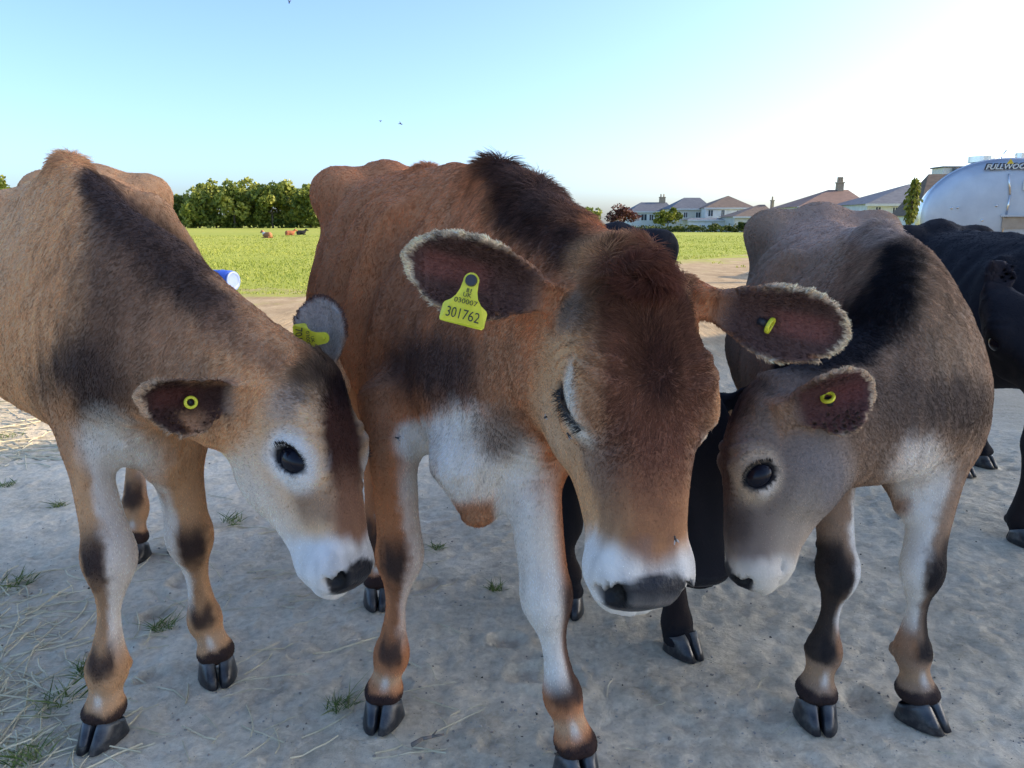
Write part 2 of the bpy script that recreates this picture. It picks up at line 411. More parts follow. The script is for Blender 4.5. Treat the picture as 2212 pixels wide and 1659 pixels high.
SLIT = ((.236, .36, -.140), (.247, .41, -.118), (.236, .46, -.082), (.204, .515, -.045))
class Ctx:
    """the coat of one animal: pigment laid on in patches, some with body shading painted in"""
    def __init__(s, V, Nn, calf):
        s.V = V; s.N = Nn; s.c = np.empty((len(V), 4), f32); s.c[:, 3] = 0; s.calf = calf
        s.nz = fbm(V, 22, 3, 3)*0.30+fbm(V, (70, 70, 12), 2, 13)*0.34; s.nf = fbm(V, 90, 2, 9)*0.5
        dz_ = V-np.array([0, 0, CAM_H], f32); fw_ = dz_[:, 1]*CT-dz_[:, 2]*ST; up_ = dz_[:, 1]*ST+dz_[:, 2]*CT; s.X = 1106+FPX*dz_[:, 0]/fw_; s.Yp = 829.5-FPX*up_/fw_
        h = calf['H']; s.q = ((V-h['poll'].astype(f32))@h['R'].astype(f32))/h['L'] if h else None
    def base(s, col): s.c[:, :3] = col
    def lay(s, m, col, a=1.0, wet=None):
        m = np.clip(m, 0, 1)*a; s.c[:, :3] = s.c[:, :3]*(1-m[:, None])+np.asarray(col, f32)*m[:, None]
        if wet is not None: s.c[:, 3] = np.maximum(s.c[:, 3], wet*m) if wet > 0 else s.c[:, 3]
    def rho(s, c, R, r): return np.sqrt((((s.V-np.asarray(c, f32))@np.asarray(R, f32)/np.asarray(r, f32))**2).sum(1))
    def blob(s, px, py, Y, rx, ry, col, a=1.0, soft=0.45, rot=0, dep=0.30, edge=0.35, wet=None, only=None):
        cr, sr = math.cos(math.radians(rot)), math.sin(math.radians(rot)); dx, dy = s.X-px, s.Yp-py
        u, v = (dx*cr+dy*sr)/rx, (-dx*sr+dy*cr)/ry
        d = np.sqrt(u*u+v*v+(np.abs(s.V[:, 1]-Y)/dep)**4)+edge*s.nz+0.15*s.nf
        m = 1-sstep(1-soft, 1+soft, d)
        if only is not None: m = m*only
        s.lay(m, col, a, wet)
    def strip(s, pts, Y, r, col, a=1.0, soft=0.5, edge=0.35, dep=0.35, only=None):
        d = np.full(len(s.V), 99.0)
        for (p0, p1), (r0, r1) in zip(zip(pts[:-1], pts[1:]), zip(r[:-1], r[1:])):
            bx, by = p1[0]-p0[0], p1[1]-p0[1]; t = np.clip(((s.X-p0[0])*bx+(s.Yp-p0[1])*by)/(bx*bx+by*by), 0, 1)
            d = np.minimum(d, np.hypot(s.X-p0[0]-t*bx, s.Yp-p0[1]-t*by)/(r0+(r1-r0)*t))
        d = np.sqrt(d*d+(np.abs(s.V[:, 1]-Y)/dep)**4)+edge*s.nz+.12*s.nf; m = 1-sstep(1-soft, 1+soft, d)
        if only is not None: m = m*only
        s.lay(m, col, a)
    def muzzle(s, col, y0=.875, k=.55, kz=.25, soft=.05, a=1.0):
        q = s.q; m = sstep(-soft, soft, q[:, 1]-(y0-k*np.abs(q[:, 0])-kz*np.maximum(0, -q[:, 2]-.1))+.035*s.nz)*s.headm; s.lay(m, col, a)
    def pad(s):
        s.hb((0, .965, -.085), (.175, .10, .12), (0.16, 0.16, 0.17), 0.35, 0.35, 1.3)
        s.hb((0, .990, -.115), (.155, .088, .102), (0.016, 0.016, 0.020), 1.0, 0.10, 0.10, wet=1.0)
        s.hb((.108, .992, -.110), (.040, .055, .042), (0.004, 0.004, 0.005), 1.0, 0.30, 0.1, mirror=True, wet=0.5)
    def line(s, pts, r, col, a=1.0, soft=0.5, edge=0.3, only=None):
        d = np.full(len(s.V), 9.0)
        for (p0, p1), (r0, r1) in zip(zip(pts[:-1], pts[1:]), zip(r[:-1], r[1:])):
            p0 = np.asarray(p0, f32); p1 = np.asarray(p1, f32); ba = p1-p0
            t = np.clip(((s.V-p0)@ba)/(ba@ba), 0, 1); d = np.minimum(d, np.linalg.norm(s.V-p0-t[:, None]*ba, axis=1)/(r0+(r1-r0)*t))
        d = d+edge*s.nz; m = 1-sstep(1-soft, 1+soft, d)
        if only is not None: m = m*only
        s.lay(m, col, a)
    def hb(s, c, r, col, a=1.0, soft=0.35, edge=0.25, mirror=False, wet=None):
        q = s.q.copy()
        if mirror: q[:, 0] = np.abs(q[:, 0])
        d = np.sqrt((((q-np.asarray(c, f32))/np.asarray(r, f32))**2).sum(1))+edge*s.nz*0.8+0.1*s.nf
        s.lay((1-sstep(1-soft, 1+soft, d))*s.headm, col, a, wet)

def leg_stations(L):
    """hip or shoulder, elbow, knee, fetlock, coronet -> eight stations"""
    p = [np.asarray(x, float) for x in L['p']]; top, el, kn, fe, co = p
    return [top, el, el*0.45+kn*0.55, kn, kn*0.5+fe*0.5, fe, fe*0.45+co*0.55, co]

def build_calf(name, label, spec, group='calves standing in the yard', h=0.0055, hair=120000, seed=1):
    sc = spec.get('sc', 1.0); Fd = Field()
    sp = spec['spine']      # torso stations (x, y, ztop, zbot, halfwidth) then neck stations (centre, hu, hd, halfwidth)
    P, W, HU, HD = [], [], [], []
    for a in sp['torso']:
        x, y, zt, zb, w = a; zt = zt-.016; zc = zt*0.52+zb*0.48; P.append((x, y, zc)); W.append(w); HU.append(zt-zc); HD.append(zc-zb)
    nt_ = len(P)
    for c, hu, hd, w in sp['neck']: P.append(c); W.append(w); HU.append(hu); HD.append(hd)
    nn = [2.4, 2.8, 2.5]+[2.3]*(nt_-3)+[2.1]*(len(P)-nt_); tp = [-.15, -.12, -.20, -.28]+[-.38]*(nt_-5)+[-.58, -.42][:2]+[-.22]*(len(P)-nt_-1)
    trunk = Loft(P, (0, 0, 1), W, HU, HD, nn, tp); Fd.u(trunk, 0.01)
    P = np.array(P)
    fw = unit((P[nt_-1]-P[1])*[1, 1, 0]); sd_ = np.cross(fw, [0, 0, 1]); B3 = np.column_stack([sd_, fw, [0, 0, 1]])
    hip = P[1]; ztop = sp['torso'][1][2]; wh = sp['torso'][1][4]
    # spine ridge, hooks, pins, thighs, hollow flanks, shoulders
    tops = [np.array([a[0], a[1], a[2]-0.036]) for a in sp['torso']]
    for a, b in zip(tops[:-1], tops[1:]): Fd.u(Cap(a, b, 0.022*sc, 0.022*sc), 0.028)
    for s_ in (-1, 1):
        hk = np.array([hip[0], hip[1], ztop-0.060*sc])+sd_*s_*wh*0.88+fw*0.03; sp0 = np.array([hip[0], hip[1], ztop-0.045*sc])+fw*0.02
        Fd.u(Ell(hk, np.array([0.030, 0.050, 0.032])*sc, B3), 0.06)
        Fd.u(Cap(hk+np.array([0, 0, .004]), sp0+np.array([0, 0, .008]), 0.034*sc, 0.04*sc), 0.07)
        Fd.u(Cap(hk, np.array([P[0][0], P[0][1], sp['torso'][0][2]-0.085*sc])+sd_*s_*0.06*sc+fw*.02, 0.034*sc, 0.035*sc), 0.06)
        Fd.u(Cap(hk+fw*.0, np.array([hip[0], hip[1], ztop-0.36*sc])+sd_*s_*wh*0.78+fw*0.08, 0.022*sc, 0.05*sc), 0.08)
        pn = np.array([P[0][0], P[0][1], sp['torso'][0][2]-0.09*sc])+sd_*s_*0.055*sc+fw*0.05
        Fd.u(Ell(pn, np.array([0.025, 0.04, 0.035])*sc, B3), 0.07)
        th = np.array([hip[0], hip[1], ztop-0.30*sc])+sd_*s_*wh*0.62-fw*0.03
        Fd.u(Ell(th, np.array([0.085, 0.15, 0.20])*sc, B3), 0.05)
        fl = np.array([P[2][0], P[2][1], sp['torso'][2][2]-0.145*sc])+sd_*s_*(sp['torso'][2][4]*1.13)-fw*0.02
        Fd.sub(Ell(fl, np.array([0.075, 0.075, 0.09])*sc, B3), 0.085)
        iw = nt_-2; wi = np.array([P[iw][0], P[iw][1], 0]); zt, zb, ww = sp['torso'][iw][2:]
        Fd.u(Ell([*(wi[:2]+sd_[:2]*s_*ww*0.66), zt-0.27*sc], np.array([0.05, 0.085, 0.20])*sc, B3), 0.06)
    cp = P[nt_-1]
    for s_ in (-1, 1):
        wt = np.array([P[nt_-2][0], P[nt_-2][1], sp['torso'][nt_-2][2]-.07*sc])+sd_*s_*.05*sc; spn = cp+sd_*s_*W[nt_-1]*0.98+np.array([0, 0, -0.05*sc])
        Fd.u(Cap(wt, spn-fw*.05, 0.022*sc, 0.032*sc), 0.035)
        Fd.u(Ell(cp+sd_*s_*W[nt_-1]*0.80+np.array([0, 0, -0.06*sc]), np.array([0.050, 0.062, 0.10])*sc, B3), 0.05)
    tl = np.array([P[0][0], P[0][1], sp['torso'][0][2]-0.05*sc])-fw*0.03
    Fd.u(Loft([tl+fw*.08, tl-fw*.05, tl-fw*.085+[0, 0, -.12], tl-fw*.08+[0, 0, -.34], tl-fw*.07+[0, 0, -.55]], (-fw[0], -fw[1], .3), np.array([.03, .026, .020, .015, .022])*sc, np.array([.03, .026, .020, .015, .022])*sc, np.array([.03, .026, .020, .015, .022])*sc, 2.1, 0, 5), 0.03)
    for f_, k in spec.get('extra', []): Fd.u(f_, k)
    # head
    H = None
    if spec.get('head'):
        hd = spec['head']; poll = np.asarray(hd['poll'], float); nose = np.asarray(hd['nose'], float); Lh = np.linalg.norm(nose-poll)
        Yh = (nose-poll)/Lh; Zh = np.asarray(hd['dorsal'], float); Zh = unit(Zh-(Zh@Yh)*Yh); Xh = np.cross(Yh, Zh); R = np.column_stack([Xh, Yh, Zh])
        ws = hd.get('ws', 1.0); ds_ = hd.get('ds', 1.0)
        H = dict(poll=poll, R=R, L=Lh); W2 = lambda x, y, z: poll+Lh*(R@np.array([x*ws, y, z*ds_]))
        st = [(-.06, -.20, .095, .12, .13), (.04, -.20, .138, .185, .18), (.18, -.20, .182, .222, .25), (.36, -.19, .213, .22, .33), (.50, -.19, .182, .198, .33),
              (.64, -.185, .146, .178, .265), (.78, -.185, .130, .165, .205), (.87, -.185, .144, .145, .17), (.94, -.19, .148, .115, .14), (.985, -.20, .13, .075, .105)]
        hloft = Loft([W2(0, a[0], a[1]) for a in st], Zh, [a[2]*Lh*ws for a in st], [a[3]*Lh*ds_ for a in st], [a[4]*Lh*ds_ for a in st], [2.2, 2.4, 2.8, 3.1, 3.1, 3.0, 2.8, 2.5, 2.3, 2.2], 0.12); Fd.u(hloft, spec.get('hk', 0.05))
        E = lambda c, r: Ell(W2(*c), np.array([r[0]*ws, r[1], r[2]*ds_])*Lh, R)
        cq = math.sqrt(.5); RE = np.column_stack([Xh, cq*(Yh+Zh), cq*(Zh-Yh)]); E2 = lambda c, r: Ell(W2(*c), np.array([r[0]*ws, r[1], r[2]])*Lh, RE)
        EY, EZ = .42, -.105; eys = hd.get('es', 1.0)
        for s_ in (-1, 1):
            Fd.u(E((s_*.160, .350, -.030), (.065, .10, .05)), 0.02)
            Fd.u(E((s_*.12, .40, -.34), (.075, .18, .15)), 0.025)
            Fd.u(E((s_*.165, EY, EZ), (.072, .125*eys, .095*eys)), 0.015)
            Fd.u(E((s_*.085, .915, -.17), (.078, .085, .10)), 0.02)
            Fd.u(E((s_*.095, .965, -.115), (.042, .045, .045)), 0.012)
        Fd.u(E((0, .885, -.31), (.095, .10, .055)), 0.02)
        Fd.u(E((0, .965, -.125), (.125, .065, .072)), 0.012)
        for s_ in (-1, 1):
            Fd.sub(E((s_*.104, 1.005, -.102), (.032, .070, .040)), 0.004)
            Fd.sub(E((s_*.128, .980, -.135), (.032, .040, .020)), 0.005)
            Fd.sub(Cap(W2(s_*.17, .80, -.285), W2(s_*.04, 1.01, -.262), .006*Lh, .010*Lh), 0.008)
            if hd.get('closed'):
                pts = [W2(s_*x, y, z) for x, y, z in SLIT]
                Fd.u(E((s_*.190, .425, -.055), (.050, .085, .042)), 0.010); Fd.u(E((s_*.195, .44, -.145), (.045, .085, .035)), 0.010)
                for a, b in zip(pts[:-1], pts[1:]): Fd.sub(Cap(a, b, .014*Lh, .014*Lh), 0.005)
            else:
                Fd.sub(E2((s_*.245, EY, EZ), (.052, .094*eys, .062*eys)), 0.005)
                # the folds above the eye
        H['W2'] = W2; H['E'] = E
    ears = []
    for e in spec.get('ears', []):
        ear = Ear(e['base'], e['tip'], e['face'], e['W'], e.get('cup', 0.02), e.get('th', 0.0060), e.get('curl', 0.012)); ears.append(ear)
        bb = np.asarray(e['base'], float)
        Fd.u(Cap(bb-ear.e1*0.025-ear.e3*e['W']*0.72, bb+ear.e1*ear.L*0.26-ear.e3*e['W']*0.60, e['W']*0.52, e['W']*0.18), 0.016)
        Fd.u(ear, 0.016)
    # legs
    legs = []
    for Lg in spec['legs']:
        st = leg_stations(Lg); r = np.asarray(Lg['r'], float)*np.array([.72, .80, .82, .88, .74, .84, .84, .86]); lf = unit(np.asarray(Lg['fwd'], float))
        dz = np.array([1.25, 1.2, 1.05, 1.0, 1.0, 1.05, 1.0, 1.05]); n_ = [2.1]*8
        lo_ = Loft(st, lf, r, r*dz, r*dz*np.array([1, 1, 1, 1, 1.25, 1.15, 1.05, 1.1]), 2.2, 0.0, 6); Fd.u(lo_, Lg.get('k', 0.045))
        legs.append((lo_, Lg)); side = np.cross(lf, [0, 0, 1]); side = unit(side)
        kn, fe, co = [np.asarray(x, float) for x in Lg['p'][2:]]
        LB = np.column_stack([side, lf, [0, 0, 1]])
        if not Lg.get('hind'):
            Fd.u(Ell(kn+lf*r[3]*0.25, (r[3]*0.86, r[3]*0.80, r[3]*1.25), LB), 0.02)
            for s_ in (-1, 1): Fd.u(Ell(kn+side*s_*r[3]*0.45+np.array([0, 0, r[3]*0.1]), (r[3]*0.55, r[3]*0.7, r[3]*0.9), LB), 0.015)
        else:
            Fd.u(Ell(kn-lf*r[3]*0.7+np.array([0, 0, 0.012]), (r[3]*0.5, r[3]*0.7, r[3]*1.1), LB), 0.02)
        for s_ in (-1, 1):
            Fd.u(Ell(fe+side*s_*r[5]*0.42, (r[5]*0.62, r[5]*0.95, r[5]*1.0), LB), 0.012)
            Fd.u(Ell(fe-lf*r[5]*1.05+side*s_*r[5]*0.5-np.array([0, 0, 0.012]), (0.011, 0.011, 0.014), LB), 0.006)
            Fd.u(Ell(co+side*s_*r[7]*0.48+lf*0.004, (r[7]*0.53, r[7]*0.92, 0.014), LB), 0.012)
    # fine relief: ribs, folds, long vertical furrows of the coat
    tc_ = trunk.cen; tr_ = trunk.rad
    ribA = spec.get('ribs', 0.004)
    def relief(p):
        u, v, ex, Rr, t, idx = trunk.local(p)
        t0 = (nt_-1)/(len(P)-1)
        w_ = np.clip((np.abs(u)/np.maximum(Rr[:, 0], .01)-0.25)*2, 0, 1)*sstep(-1, -0.2, v/np.maximum(Rr[:, 2], .01))*sstep(1.0, 0.75, v/np.maximum(Rr[:, 1], .01))
        band = sstep(t0*0.30, t0*0.42, t)*(1-sstep(t0*0.85, t0*1.0, t))
        rib = np.sin(t/t0*60+fbm(p, 6, 2, 5)*1.2)*ribA*w_*band
        body = sstep(0.40, 0.50, p[:, 2])
        fur = (vnoise(p, (60, 60, 9), 21)*0.0016+vnoise(p, (120, 120, 12), 22)*0.0008)*body + fbm(p, 9, 2, 31)*0.003*body
        if H is not None:
            q = (p-poll.astype(f32))@R.astype(f32)/Lh; hm = 1-sstep(0.55, 0.75, np.sqrt((q[:, 0]/.5)**2+((q[:, 1]-.5)/.75)**2+((q[:, 2]+.2)/.6)**2))
            fur = fur*(1-hm*0.85); rib = rib*(1-hm)
            ax = np.abs(q[:, 0]); er = np.sqrt((q[:, 1]-.42)**2+(q[:, 2]+.105)**2)
            fold = np.sin(er*150)*0.0024*sstep(.115, .13, er)*(1-sstep(.19, .23, er))*sstep(.08, .14, ax)*sstep(.0, .05, q[:, 2]+.13+.4*(0.42-q[:, 1]))
            fur = fur-fold*hm*spec.get('fold', 1.0)
        return (rib+fur).astype(f32)
    allp = np.vstack([trunk.C]+[l[0].C for l in legs]+([np.array([poll, nose, nose+Zh*-.15])] if H else [])+[np.array([e.base, e.base+e.e1*e.L]) for e in ears])
    lo = allp.min(0)-0.34; hi = allp.max(0)+0.34; lo[2] = -0.02; hi[2] = min(hi[2], 1.2)
    zmaxs = max(a[2] for a in sp['torso'])
    hi[2] = zmaxs+0.08
    V, Q, Nn = polygonise(Fd, lo, hi, h)
    V = V-Nn*relief(V)[:, None]
    me0 = mesh_np('tmp', V, Q); nb_ = np.empty(len(V)*3, f32); me0.vertices.foreach_get('normal', nb_); Nn = nb_.reshape(-1, 3); bpy.data.meshes.remove(me0)
    # --- pigment, with some form shading painted in
    calf = dict(H=H, ears=ears, legs=legs, trunk=trunk, spec=spec)
    cx = Ctx(V, Nn, calf)
    dT = trunk(V); dE = [e(V) for e in ears]
    if H is not None:
        q = cx.q; cx.headm = (1-sstep(0.02, 0.16, -(q[:, 1]+0.04)))*(1-sstep(.62, .72, -q[:, 2]))*(np.abs(q[:, 0]) < .6)*(q[:, 1] < 1.25)*(q[:, 2] < .3)
        cx.headm = cx.headm*(1-sstep(.012, .045, hloft(V)))
        for dd in dE: cx.headm = cx.headm*sstep(0.002, 0.02, dd)
    else: cx.headm = np.zeros(len(V))
    cx.legm = np.zeros(len(V)); cx.leg = []
    for lo_, Lg in legs:
        u, v, ex, Rr, t, idx = lo_.local(V); d = lo_(V)
        m = (1-sstep(0.01, 0.035, d))*sstep(0.05, 0.22, t); cx.leg.append((u, v, Rr, t, m)); cx.legm = np.maximum(cx.legm, m)
    spec['paint'](cx)
    # ears last
    earm = np.zeros(len(V)); rimm = np.zeros(len(V)); flow = np.zeros((len(V), 3)); eflow = np.zeros((len(V), 3)); eout = np.zeros((len(V), 3))
    for ear, dd, es in zip(ears, dE, spec['ears']):
        qq, t, wh_, w0 = ear.local(V); m = (1-sstep(0.004, 0.016, dd))*sstep(0.02, 0.2, t)
        ins = sstep(-0.001, 0.004, qq[:, 2]-w0); rim = sstep(0.86, 1.0, np.abs(qq[:, 1])/np.maximum(wh_, 0.004)+sstep(.86, 1.0, t))*sstep(0.25, 0.5, t)
        ec = es.get('col', {}); cin = np.array(ec.get('ins', (0.10, 0.05, 0.042)))
        cx.lay(m*(1-ins), ec.get('out', TAN)); cx.lay(m*ins, cin)
        cx.lay(m*ins*(1-sstep(.15, .45, np.abs(qq[:, 1])/ear.W))*sstep(.35, .55, t)*(1-sstep(.8, .95, t)), ec.get('mid', (0.20, 0.075, 0.06)), 0.7)
        cx.lay(m*rim, ec.get('rim', (0.66, 0.50, 0.32)), 0.9)  # pale rim hair, with backlight brightness put into its colour
        cx.lay(m*(1-sstep(.06, .22, t)), ec.get('base', (0.22, 0.17, 0.14)), 0.8)
        earm = np.maximum(earm, m); rimm = np.maximum(rimm, m*rim)
        side = np.sign(qq[:, 1])[:, None]*ear.e2
        outd = side*(1-sstep(.8, 1.0, t))[:, None]*0.8+ear.e1*(0.45+0.8*sstep(.7, 1.0, t))[:, None]
        eflow += m[:, None]*(ear.e1+0.3*side); eout += (m*rim)[:, None]*outd
    if H is not None and not spec.get('plain'):
        if not hd.get('closed'):
            for s_ in (-1, 1):      # dark lids
                qe = cx.q.copy(); qe[:, 0] = qe[:, 0]*s_
                y_, z_ = qe[:, 1]-EY, qe[:, 2]/ds_-EZ; er = np.sqrt(((y_+z_)*.7071/(.098*eys))**2+((z_-y_)*.7071/(.066*eys))**2)
                cx.lay((1-sstep(.88, 1.04, er))*(qe[:, 0] > .1)*cx.headm, (0.012, 0.011, 0.012), 1.0, wet=0.6)
    col = np.clip(cx.c, 0, 1)
    col[:, :3] *= (1+0.16*cx.nz[:, None]+0.10*cx.nf[:, None])
    root = empty(name, (float(P[2][0]), float(P[2][1]), 0.0)); tag(root, label, 'calf', group)
    me = mesh_np('body', V, Q); a = me.attributes.new('coat', 'FLOAT_COLOR', 'POINT'); a.data.foreach_set('color', np.ascontiguousarray(col, f32).ravel())
    link('body', me, root, M_COAT)
    # --- eyes, hooves
    if H is not None and not hd.get('closed'):
        for s_ in (-1, 1):
            e = link('eye', EYE, root); e.matrix_parent_inverse = Matrix.Identity(4)
            c = W2(s_*.160, EY, EZ); e.location = Vector(c)-root.location; e.scale = [.082*Lh, .098*Lh, .078*Lh]; e.rotation_euler = Matrix([list(x) for x in RE]).to_euler()
    if H is not None and not spec.get('plain'):
        rl = np.random.default_rng(seed+50)
        for s_ in (-1, 1):
            LV, LF = [], []
            for i in range(70):
                if hd.get('closed'):
                    t_ = rl.random()*2.8; k_ = int(t_); f_ = t_-k_; a_ = np.array(SLIT[k_])*(1-f_)+np.array(SLIT[min(k_+1, 3)])*f_; b_ = np.array([a_[0]+.02, a_[1]+rl.normal()*.012+.005, a_[2]-.022-rl.random()*.02])
                else:
                    an = rl.uniform(-.85, .6)*1.5; m_, n_ = math.sin(an)*.092*eys, math.cos(an)*.061*eys; a_ = np.array([.234, EY+(m_-n_)*.7071, EZ+(m_+n_)*.7071]); b_ = a_+np.array([.026, math.sin(an)*.012-.012+rl.normal()*.006, .010+rl.random()*.008])
                a_[0] *= s_; b_[0] *= s_
                A_, B_ = W2(*a_), W2(*b_); w_ = np.cross(B_-A_, Zh); w_ = w_/np.linalg.norm(w_)*.0006; j_ = len(LV); LV += [A_-w_, A_+w_, (A_+B_)/2+w_*.6+Zh*.001, B_]; LF.append((j_, j_+1, j_+2, j_+3))
            lm = link('eyelashes', mesh_np('eyelashes', LV, LF, False), root, M_LASH); lm['kind'] = 'stuff'
    for lo_, Lg in legs:
        co = np.asarray(Lg['p'][4], float); lf = unit(np.asarray(Lg.get('toe', Lg['fwd']), float)*[1, 1, 0]); r7 = Lg['r'][7]
        k = r7/0.0385*0.93
        for s_ in (-1, 1):
            o = link('claw', CLAW, root); o.matrix_parent_inverse = Matrix.Identity(4)
            ang = math.atan2(lf[1], lf[0])-math.pi/2
            base = Vector((co[0]+lf[0]*0.006, co[1]+lf[1]*0.006, Lg.get('z0', 0.0)))
            o.matrix_basis = Matrix.Translation(base-root.location) @ Matrix.Rotation(ang+s_*0.07, 4, 'Z') @ Matrix.Diagonal((s_*k, k*0.98, k*Lg.get('hz', 1.0), 1))
    # --- coat hair
    if hair:
        rg = np.random.default_rng(seed)
        T3 = trunk.T[trunk.local(V)[5]]
        flow = -0.55*T3+np.array([0, 0, -0.85])
        for (u, v, Rr, t, m) in cx.leg: flow = flow*(1-m[:, None])+m[:, None]*np.array([0, 0, -1.0])
        if H is not None:
            hm = cx.headm; q = cx.q; wy = spec.get('whorl', .33)
            hf = q[:, :1]*Xh*1.0+(q[:, 1:2]-wy)*Yh; hf = hf-0.12*Zh
            flow = flow*(1-hm[:, None])+hm[:, None]*hf/np.maximum(np.linalg.norm(hf, axis=1), .02)[:, None]
        flow = flow*(1-earm[:, None])+eflow; flow = flow*(1-rimm[:, None])+eout*2
        lenv = np.full(len(V), 0.0062)*sc; lenv *= 1-0.35*cx.legm
        dens = np.ones(len(V))
        if H is not None:
            nosep = cx.q[:, 1] > 0.93; dens *= 1-col[:, 3]; lenv = lenv*(1-0.35*cx.headm)
            lenv = np.where(cx.headm > .5, lenv*(1-0.5*sstep(.5, .9, cx.q[:, 1])), lenv)
        lenv = lenv*(1-.30*earm+0.22*rimm); dens = dens*(1+.9*rimm+0.6*earm); lift = np.full(len(V), 0.24)+0.25*rimm
        toc = np.array([0, 0, CAM_H])-V; dist = np.linalg.norm(toc, axis=1); fc = (Nn*toc).sum(1)/dist
        dens = dens*(0.10+0.90*sstep(-.45, -.15, fc))*np.clip(1.2/dist, .5, 1.5)**2
        if 'groom' in spec: spec['groom'](cx, lenv, dens, lift, flow)
        make_hair(root, V, Q, Nn, col[:, :3], flow, lenv, dens, lift, hair, rg, spec.get('hr', 0.00042))
    return root, calf
def make_hair(root, V, Q, Nn, col, flow, lenv, dens, lift, n, rg, rad):
    tri = np.vstack([Q[:, [0, 1, 2]], Q[:, [0, 2, 3]]])
    a, b, c = V[tri[:, 0]], V[tri[:, 1]], V[tri[:, 2]]
    ar = np.linalg.norm(np.cross(b-a, c-a), axis=1)*dens[tri].mean(1); cum = np.cumsum(ar); 
    k = np.searchsorted(cum, rg.random(n)*cum[-1]); k = np.clip(k, 0, len(tri)-1)
    r1 = np.sqrt(rg.random(n)); r2 = rg.random(n); w = np.column_stack([1-r1, r1*(1-r2), r1*r2])
    ip = lambda A: (A[tri[k]]*(w[:, :, None] if A.ndim == 2 else w)).sum(1)
    p = ip(V); nn = ip(Nn); nn /= np.linalg.norm(nn, axis=1)[:, None]+1e-9; cc = ip(col); fl = ip(flow); ln = ip(lenv); lf = ip(lift)
    clump = np.column_stack([vnoise(p, (55, 55, 28), s) for s in (41, 42, 43)])
    fl = fl/np.maximum(np.linalg.norm(fl, axis=1), 1e-6)[:, None]+0.35*clump+0.22*rg.normal(size=(n, 3))
    fl = fl-(fl*nn).sum(1)[:, None]*nn; fl /= np.maximum(np.linalg.norm(fl, axis=1), 1e-6)[:, None]
    d = fl+nn*lf[:, None]; d /= np.linalg.norm(d, axis=1)[:, None]
    ln = ln*(0.6+0.8*rg.random(n))
    d2 = fl+nn*(lf*0.35)[:, None]+np.array([0, 0, -0.12]); d2 /= np.linalg.norm(d2, axis=1)[:, None]
    p0 = p-nn*0.0004; p1 = p0+d*(ln*0.5)[:, None]; p2 = p1+d2*(ln*0.5)[:, None]
    pos = np.stack([p0, p1, p2], 1).reshape(-1, 3).astype(f32)
    hc = bpy.data.hair_curves.new('coat_hair'); hc.add_curves([3]*n)
    hc.attributes['position'].data.foreach_set('vector', pos.ravel())
    ra = hc.attributes.get('radius') or hc.attributes.new('radius', 'FLOAT', 'POINT')
    ra.data.foreach_set('value', np.tile(np.array([1, 0.8, 0.25], f32)*rad, n))
    var = (1+0.22*rg.normal(size=n)+0.20*vnoise(p, (70, 70, 24), 47)+0.27*vnoise(p, (95, 95, 8), 48)); var = np.clip(var, .45, 1.7)[:, None]
    hcol = np.column_stack([np.clip(cc*var*1.3, 0, 0.9), np.ones(n)]).astype(f32)
    ca = hc.attributes.new('hcol', 'FLOAT_COLOR', 'CURVE'); ca.data.foreach_set('color', hcol.ravel())
    hn = nn+0.30*rg.normal(size=(n, 3))+0.35*d; hn /= np.linalg.norm(hn, axis=1)[:, None]
    na = hc.attributes.new('hnrm', 'FLOAT_VECTOR', 'CURVE'); na.data.foreach_set('vector', hn.astype(f32).ravel())
    o = link('coat_hair', hc, root, M_HAIR); o['kind'] = 'stuff'; return o

# ------------------------------------------------------------------ the calves
def leg_paint(cx, i, side_in, dark=DBR, light=WHT, tan=LTAN, knee=1.0, band=True, inner=1.0):
    u, v, R, t, m = cx.leg[i]; uu = -u/np.maximum(R[:, 0], .01)*side_in; vv = v/np.maximum(R[:, 1], .01); nz = cx.nz*0.8+cx.nf*.4
    cx.lay(m*sstep(.15, .75, uu+nz*.6)*(1-sstep(.60, .70, t)), light, inner)
    cx.lay(m*sstep(.0, .5, vv+nz*0.5)*np.exp(-np.abs((t-.425+nz*.03)/.085)**3)*(1-sstep(.35, .85, np.abs(uu+.12)+nz*.3)), dark, knee)
    cx.lay(m*sstep(.0, .6, vv)*sstep(.48, .53, t)*(1-sstep(.60, .68, t))*(1-sstep(.2, .7, np.abs(uu))), dark, .35*knee)
    if band:
        cx.lay(m*np.exp(-np.abs((t-.695+nz*.03+.03*np.abs(uu))/.045)**3)*sstep(-.3, .4, vv+nz*.6)*(1-sstep(.6, .95, np.abs(uu)+nz*.3)*.8), dark, 0.95)
        cx.lay(m*np.exp(-((t-.845)/.06)**2), tan, 0.9)
        cx.lay(m*np.exp(-((t-.86)/.055)**2)*sstep(.3, .8, vv)*(1-sstep(.05, .45, np.abs(uu)+1.2*(.90-t))), WHT, 0.85)
        cx.lay(m*sstep(.925, .97, t+nz*0.05), (0.028, 0.017, 0.017), 0.97)

def head_common(cx, eye_ring, muzzle, pad=True, y0=.86, k=.5, kz=.3):
    cx.muzzle(muzzle, y0, k, kz)
    cx.hb((.215, .425, -.11), (.16, .150, .120), eye_ring, 0.95, 0.28, 0.3, mirror=True)
    if pad: cx.pad()

R_L1 = [.085, .062, .052, .049, .0265, .0400, .034, .0400]
